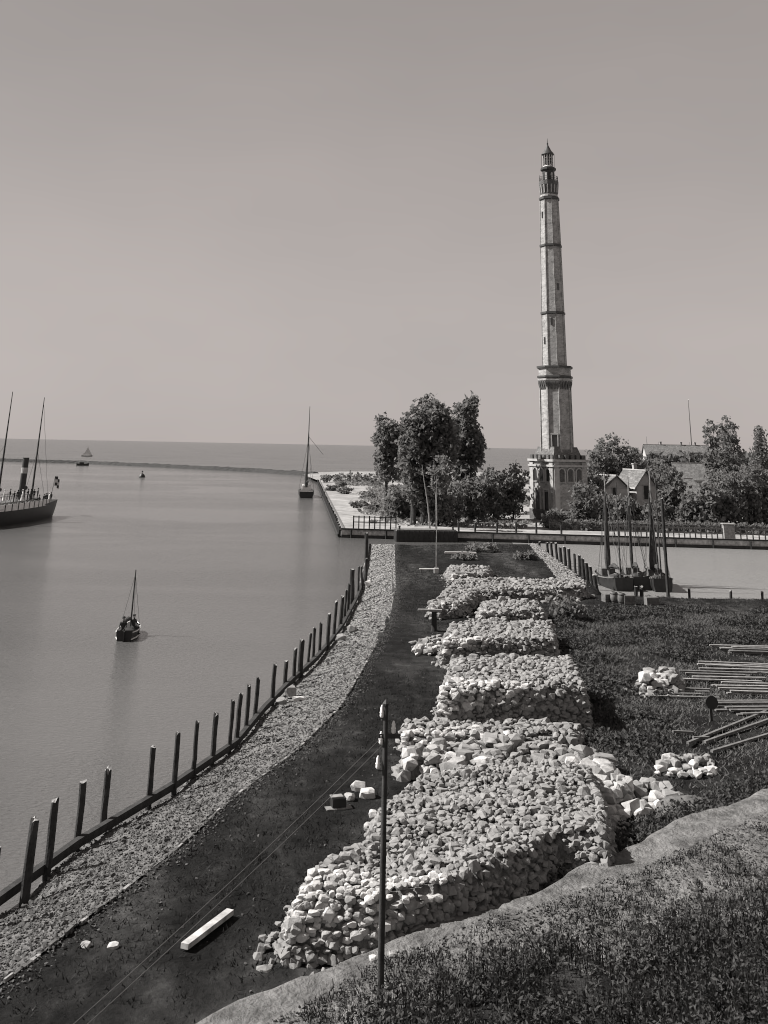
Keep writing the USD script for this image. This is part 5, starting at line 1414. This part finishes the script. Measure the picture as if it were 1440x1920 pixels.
# clutter on the basin edge
def barrel(label, u, v):
    p = hit(u, v)
    t = thing("barrel", label, "barrel", (p[0], p[1], p[2]))
    obj("staves", MB().lathe([(.26, 0), (.33, .22), (.35, .42), (.33, .62), (.26, .85), (.24, .85), (.24, .8)], 12), "wood_mid", t, smooth=35)
    for z in (.14, .68):
        obj("hoop", MB().lathe([(.325, z), (.335, z + .01), (.34, z + .05), (.33, z + .06)], 12), "iron", t)
barrel("barrel on the basin edge in front of the boat nearest the piles", 1152, 1130)
barrel("barrel on the basin edge, right of the other one", 1166, 1132)
for i, (u, v, w, h, lab) in enumerate([(1180, 1133, .9, .7, "pale crate on the basin edge before the middle boat"), (1222, 1134, 1.1, .6, "wide low crate on the basin edge before the boat with the thick sail"), (1138, 1128, .7, .6, "small crate at the corner of basin and pile row")]):
    p = hit(u, v)
    t = thing("crate", lab, "crate", (p[0], p[1], p[2]), .2 * i)
    obj("body", MB().box((0, 0, h / 2), (w, .6, h)), "wood_mid", t)
    for k in range(3):
        obj("slat", MB().box((0, -.315, h * (.2 + .3 * k)), (w + .02, .03, h * .2)), "wood_mid", t)
for i, (u, lab) in enumerate([(1192, "left"), (1203, "right")]):
    pile(u, 1128, u, 1100, 7, .5, 70 + i, f"stout short dark pile before the middle moored boat, the {lab} one of the pair", "pair of short piles")
# far small craft
p = at(155, 873, 0)
t = thing("rowing_boat", "dark low boat lying before the breakwater on the left", "boat", (p[0], p[1], 0), .1)
obj("hull", hull_mesh(6.6, 2.0, .9, .4, sheer=.5), "black_paint", t, smooth=40)
obj("cabin", MB().box((-.6, 0, 1.3), (2.4, 1.2, 1.0), bev=.05), "black_paint", t)
obj("thwart", MB().box((1.4, 0, .85), (.3, 1.7, .08)), "wood_light", t)
p = at(266, 895, 0)
t = thing("buoy", "round dark buoy floating before the breakwater", "buoy", (p[0], p[1], 0))
obj("float", MB().lathe([(.3, -.6), (1.0, -.3), (1.25, .2), (1.0, .9), (.45, 1.3), (.2, 1.5)], 14), "black_paint", t, smooth=40)
obj("top_mark", MB().lathe([(.08, 1.4), (.08, 1.9), (.3, 2.0), (.3, 2.3), (.05, 2.4)], 10), "iron", t)
p = at(163, 856, 0)
t = thing("sailing_yacht", "faint pale sailing yacht far out on the sea beyond the breakwater", "sailing boat", (p[0], p[1], 0), .15)
obj("hull", hull_mesh(9, 2.4, .9, .5, sheer=.4), "wood_light", t, smooth=40)
obj("mast", MB().tube([(.3, 0, .5), (.3, 0, 8.5)], [.12, .06], 6), "wood_light", t)
sv = [(.2, 0, 1.4), (-4.2, .5, 1.4), (-2, .5, 3.5), (.25, 0, 8.2), (.2, .06, 1.4), (-4.2, .56, 1.4), (-2, .56, 3.5), (.25, .06, 8.2)]
obj("mainsail", (np.array(sv), np.array([[0, 1, 2], [0, 2, 3], [4, 6, 5], [4, 7, 6]])), "sail_light", t)
obj("jib", (np.array([(.4, 0, 7.0), (4.2, -.3, 1.2), (.6, -.2, 1.4)]), np.array([[0, 1, 2]])), "sail_light", t)
# ------------------------------------------------------------------ ground cover
def sample_in(poly, n, r):
    x0, y0, x1, y1 = poly.bounds
    out = np.zeros((0, 2))
    while len(out) < n:
        c = np.stack([r.uniform(x0, x1, n * 2), r.uniform(y0, y1, n * 2)], 1)
        out = np.vstack([out, c[shapely.contains_xy(poly, c[:, 0], c[:, 1])]])
    return out[:n]
def blades(P, h, w, r, lean=.35, per=6, spread=.12):
    """Grass: narrow upright triangles round each foot P (n, 3)."""
    n = len(P) * per
    b = np.repeat(P, per, 0) + np.column_stack([r.normal(0, spread, (n, 2)), np.zeros(n)])
    hh = np.repeat(np.broadcast_to(h, (len(P),)), per) * r.uniform(.5, 1.15, n)
    a = r.uniform(0, 2 * PI, n)
    sd = np.stack([np.cos(a), np.sin(a), 0 * a], 1)
    tip = b + np.column_stack([r.normal(0, lean, (n, 2)) * hh[:, None], hh])
    V = np.stack([b - sd * w, b + sd * w, tip], 1).reshape(-1, 3)
    return V, np.arange(n * 3).reshape(-1, 3)
rg = np.random.default_rng(99)
field = spit.intersection(Polygon([(-24, 18), (45, 18), (60, 140), (-24, 140)])).buffer(-.4)
d_all = sample_in(field, 90000, rg)
dd_, _ = hill_d(d_all[:, 0], d_all[:, 1])
d_all = d_all[dd_ < -.2]
nz = meshkit.fbm(np.column_stack([d_all * .12, np.zeros(len(d_all))]), 3, 21)
d_all = d_all[rg.random(len(d_all)) < np.clip((nz - .3) * 3, .1, 1)]
P3 = np.column_stack([d_all, flat_z(d_all[:, 0], d_all[:, 1]) - .02])
obj("field_grass", blades(P3, rg.uniform(.05, .16, len(P3)), .022, rg, lean=.6, per=3), "grass_leaf", kind="stuff", label="short dark grass tufts over the ground of the spit", cat="grass")
pb = sample_in(field, 7000, rg)
dd_, _ = hill_d(pb[:, 0], pb[:, 1]); pb = pb[dd_ < -.3]
nz = meshkit.fbm(np.column_stack([pb * .2, np.zeros(len(pb))]), 3, 61)
pb = pb[rg.random(len(pb)) < np.clip((nz - .38) * 5, .08, 1)]
sp_t = rg.uniform(0, 1, 4500); ee_ = resample(edge, 400); ed_ = ee_[(sp_t * 399).astype(int)] + np.column_stack([np.abs(rg.normal(0, .35, 4500)), rg.normal(0, .15, 4500)])
obj("edge_spill", scatter(np.column_stack([ed_, np.maximum(flat_z(ed_[:, 0], ed_[:, 1]), 1.2) + .02]), rg.uniform(.015, .06, 4500), rg), "bank_stone", kind="stuff", label="small pale stones spilled from the bank onto the edge of the dark ground", cat="stones")
obj("ground_chips", scatter(np.column_stack([pb, flat_z(pb[:, 0], pb[:, 1]) + .01]), rg.uniform(.02, .065, len(pb)), rg), "bank_stone", kind="stuff", label="small pale stone chips scattered over the dark ground of the spit", cat="stones")
tt_ = rg.uniform(0, 1, 3500)
q2 = rp0 + (rp1 - rp0) * tt_[:, None] + np.column_stack([-rg.uniform(.3, 1, 3500) * (1.2 + 2.2 * tt_), rg.normal(0, .8, 3500)])
obj("basin_bank_stones", scatter(np.column_stack([q2, np.minimum(flat_z(q2[:, 0], q2[:, 1]), 1.2) + .02]), rg.uniform(.06, .22, 3500), rg), "stones", kind="stuff", label="pale rubble along the piles beside the basin", cat="stones")
# tall weeds right of the stone heaps
wpoly = Polygon([hit(u, v)[:2] for u, v in [(1050, 1345), (1060, 1240), (1040, 1170), (1060, 1150), (1250, 1142), (1440, 1145), (1440, 1200), (1330, 1215), (1290, 1260), (1240, 1320), (1260, 1400), (1200, 1440), (1110, 1400)]]).buffer(0)
wp = sample_in(wpoly, 9000, rg)
nz = meshkit.fbm(np.column_stack([wp * .25, np.zeros(len(wp))]), 3, 31)
wp = wp[nz > .45]
C = np.repeat(wp, 9, 0) + rg.normal(0, .28, (len(wp) * 9, 2))
hz_ = rg.uniform(.02, .38, len(C)) * np.repeat(rg.uniform(.4, 1.1, len(wp)) ** 1.5, 9)
C3 = np.column_stack([C, flat_z(C[:, 0], C[:, 1]) + hz_])
obj("weed_cover", leaves(C3, rg.uniform(.05, .13, len(C3)), rg, up_bias=1.0), "weed_dark", kind="stuff", label="dark low weeds covering the ground between stone heaps and basin", cat="weeds")
pxtree("bush", "low round dark bush on the spit beside the squarest stone heap", "bush", 1062, 1160, [(1035, 1092, 1128, 1158), (1030, 1070, 1135, 1160)], "leaf_dark", 1800, 90, trunk_r=.08, lsize=(.12, .22), clump=.4, limbs=False)
for i, (u, v, w, h, lab) in enumerate([(905, 1034, 60, 13, "low dark shrub on the far end of the spit, left of the basin piles"), (985, 1050, 46, 14, "low dark shrub on the far end of the spit, nearest the basin piles"), (870, 1050, 44, 10, "flat dark shrub on the spit just right of the thin white mast")]):
    pxtree("shrub", lab, "shrub", u, v, [(u - w / 2, u + w / 2, v - h, v), (u - w / 2, u, v - h * .7, v), (u, u + w / 2, v - h * .8, v)], "leaf_dark", 900, 95 + i, trunk_r=.06, limbs=False, lsize=(.12, .26), clump=.4)
lp = sample_in(Polygon([hit(u, v)[:2] for u, v in [(1050, 1400), (1060, 1200), (1060, 1150), (1470, 1150), (1470, 1480), (1250, 1540), (1150, 1540)]]).buffer(0), 26000, rg)
nz = meshkit.fbm(np.column_stack([lp * .3, np.zeros(len(lp))]), 3, 81)
lp = lp[rg.random(len(lp)) < np.clip((nz - .3) * 3, .15, 1)]
island("dry_grass", 0.10, 0.46, 0.85, bump=0, transl=0.2)
obj("yard_grass", blades(np.column_stack([lp, flat_z(lp[:, 0], lp[:, 1])]), rg.uniform(.06, .2, len(lp)), .03, rg, lean=.9, per=3, spread=.15), "dry_grass", kind="stuff", label="rough trodden dry grass over the yard between stone heaps and timber", cat="grass")
# strip of weeds between the great heap and the slope, and the heaps' surroundings
spoly = Polygon([hit(u, v)[:2] for u, v in [(560, 1790), (860, 1745), (1080, 1665), (1180, 1600), (1300, 1560), (1430, 1495), (1430, 1470), (1280, 1530), (1140, 1600), (1060, 1640), (850, 1720), (640, 1775)]]).buffer(.3)
wp = sample_in(spoly, 1500, rg)
dd_, _ = hill_d(wp[:, 0], wp[:, 1]); wp = wp[dd_ < -.2]
C = np.repeat(wp, 8, 0) + rg.normal(0, .15, (len(wp) * 8, 2))
C3 = np.column_stack([C, flat_z(C[:, 0], C[:, 1]) + rg.uniform(.02, .4, len(C))])
obj("verge_weeds", leaves(C3, rg.uniform(.04, .10, len(C3)), rg, up_bias=.4), "weed_dark", kind="stuff", label="dark weeds in the strip between the great stone heap and the sandy slope", cat="weeds")
# weeds on the viewer's slope
bound_px = [(470, 2050), (600, 1945), (700, 1900), (830, 1835), (950, 1790), (1040, 1765), (1100, 1790), (1180, 1785), (1235, 1735), (1300, 1715), (1345, 1735), (1395, 1710), (1440, 1665), (1560, 1600)]
bw_ = [hit(u, v + 12)[:2] for u, v in bound_px]
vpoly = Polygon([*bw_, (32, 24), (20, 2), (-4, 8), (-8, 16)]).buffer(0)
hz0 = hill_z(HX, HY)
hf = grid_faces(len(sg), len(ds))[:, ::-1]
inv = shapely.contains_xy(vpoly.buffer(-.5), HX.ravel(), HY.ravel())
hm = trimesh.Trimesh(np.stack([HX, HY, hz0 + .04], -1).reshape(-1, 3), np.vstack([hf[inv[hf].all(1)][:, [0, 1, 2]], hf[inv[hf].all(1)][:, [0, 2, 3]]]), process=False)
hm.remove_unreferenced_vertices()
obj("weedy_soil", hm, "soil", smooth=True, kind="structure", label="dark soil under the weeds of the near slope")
vp = sample_in(vpoly, 22000, rg)
nz = meshkit.fbm(np.column_stack([vp * .45, np.zeros(len(vp))]), 3, 41)
vp = vp[rg.random(len(vp)) < np.clip((nz - .18) * 4, .15, 1)]
vz = hill_z(vp[:, 0], vp[:, 1])
ph = rg.uniform(.25, .8, len(vp)) * (.6 + .8 * meshkit.fbm(np.column_stack([vp * .8, np.zeros(len(vp))]), 2, 51))
k_ = 13
CB = np.repeat(np.column_stack([vp, vz]), k_, 0)
fr = rg.uniform(.1, 1.05, len(CB))
hh = np.repeat(ph, k_) * fr
CB = CB + np.column_stack([rg.normal(0, 1, (len(CB), 2)) * (.05 + .10 * (1 - fr))[:, None], hh])
obj("slope_weeds", leaves(CB, rg.uniform(.025, .07, len(CB)) * np.repeat(rg.uniform(.7, 1.4, len(vp)), k_), rg, aspect=.8, up_bias=.2), "weed_leaf", kind="stuff", label="dense dark weeds on the near slope at the lower right", cat="weeds")
sp3 = sample_in(vpoly, 2200, rg)
ds_ = shapely.distance(shapely.points(sp3), LineString(bw_))
sp3 = sp3[rg.random(len(sp3)) < np.exp(-ds_ / 3.0)]
sh_ = rg.uniform(.45, 1.0, len(sp3)); kk = 42
f3 = rg.uniform(.05, 1, len(sp3) * kk)
C4 = np.repeat(np.column_stack([sp3, hill_z(sp3[:, 0], sp3[:, 1])]), kk, 0) + np.column_stack([rg.normal(0, 1, (len(f3), 2)) * (.02 + .09 * (1 - f3) ** .8)[:, None], f3 * np.repeat(sh_, kk)])
obj("spire_weeds", leaves(C4, rg.uniform(.02, .05, len(C4)), rg, aspect=.7), "weed_leaf", kind="stuff", label="upright pointed weeds along the upper edge of the weedy slope", cat="weeds")
sV, sF = blades(np.column_stack([vp, vz]), ph * 1.15, .012, rg, lean=.14, per=3, spread=.06)
obj("slope_stalks", (sV, sF), "grass_leaf", kind="stuff", label="thin upright stalks among the weeds of the near slope", cat="weeds")
# sparse tufts on the bare sand
sp2 = sample_in(Polygon([*[hit(u, v)[:2] for u, v in [(560, 1900), (760, 1790), (1000, 1715), (1300, 1600), (1440, 1545)]], *[np.array(b_) for b_ in bw_[::-1][1:-1]]]).buffer(0), 900, rg)
sp2 = sp2[meshkit.fbm(np.column_stack([sp2 * .7, np.zeros(len(sp2))]), 3, 71) > .47]
ch = sample_in(Polygon([*[hit(u, v)[:2] for u, v in [(490, 1925), (760, 1780), (1000, 1700), (1300, 1585), (1440, 1520), (1440, 1690), (1200, 1760), (800, 1880)]]]).buffer(0), 6000, rg)
obj("sand_chips", scatter(np.column_stack([ch, hill_z(ch[:, 0], ch[:, 1]) + .01]), rg.uniform(.012, .05, len(ch)), rg), "bank_stone", kind="stuff", label="small stones scattered over the bare sandy slope", cat="stones")
P3 = np.column_stack([sp2, hill_z(sp2[:, 0], sp2[:, 1])])
obj("sand_tufts", blades(P3, rg.uniform(.06, .22, len(P3)), .014, rg, per=9, spread=.12), "grass_leaf", kind="stuff", label="thin grass tufts on the bare sandy slope", cat="grass")
for i, (u, v, s_, lab) in enumerate([(1386, 1640, .5, "small dark weed clump alone on the bare sand, nearest the right edge"), (1192, 1740, .5, "small dark weed clump on the sand at the edge of the weeds"), (1310, 1690, .55, "pointed dark weed clump rising at the top of the weeds")]):
    p = hit(u, v)
    t = thing("weed_clump", lab, "weed", p)
    r_ = np.random.default_rng(800 + i)
    obj("stem", MB().tube([(0, 0, -.05), (.03, 0, s_)], [.02, .01], 5), "bark", t)
    C = np.column_stack([r_.normal(0, .12, (160, 2)), r_.uniform(.02, 1, 160) * s_]); C[:, :2] *= (1.25 - C[:, 2:] / s_)
    obj("leaves", leaves(C, r_.uniform(.03, .07, 160), r_), "leaf_dark", t)
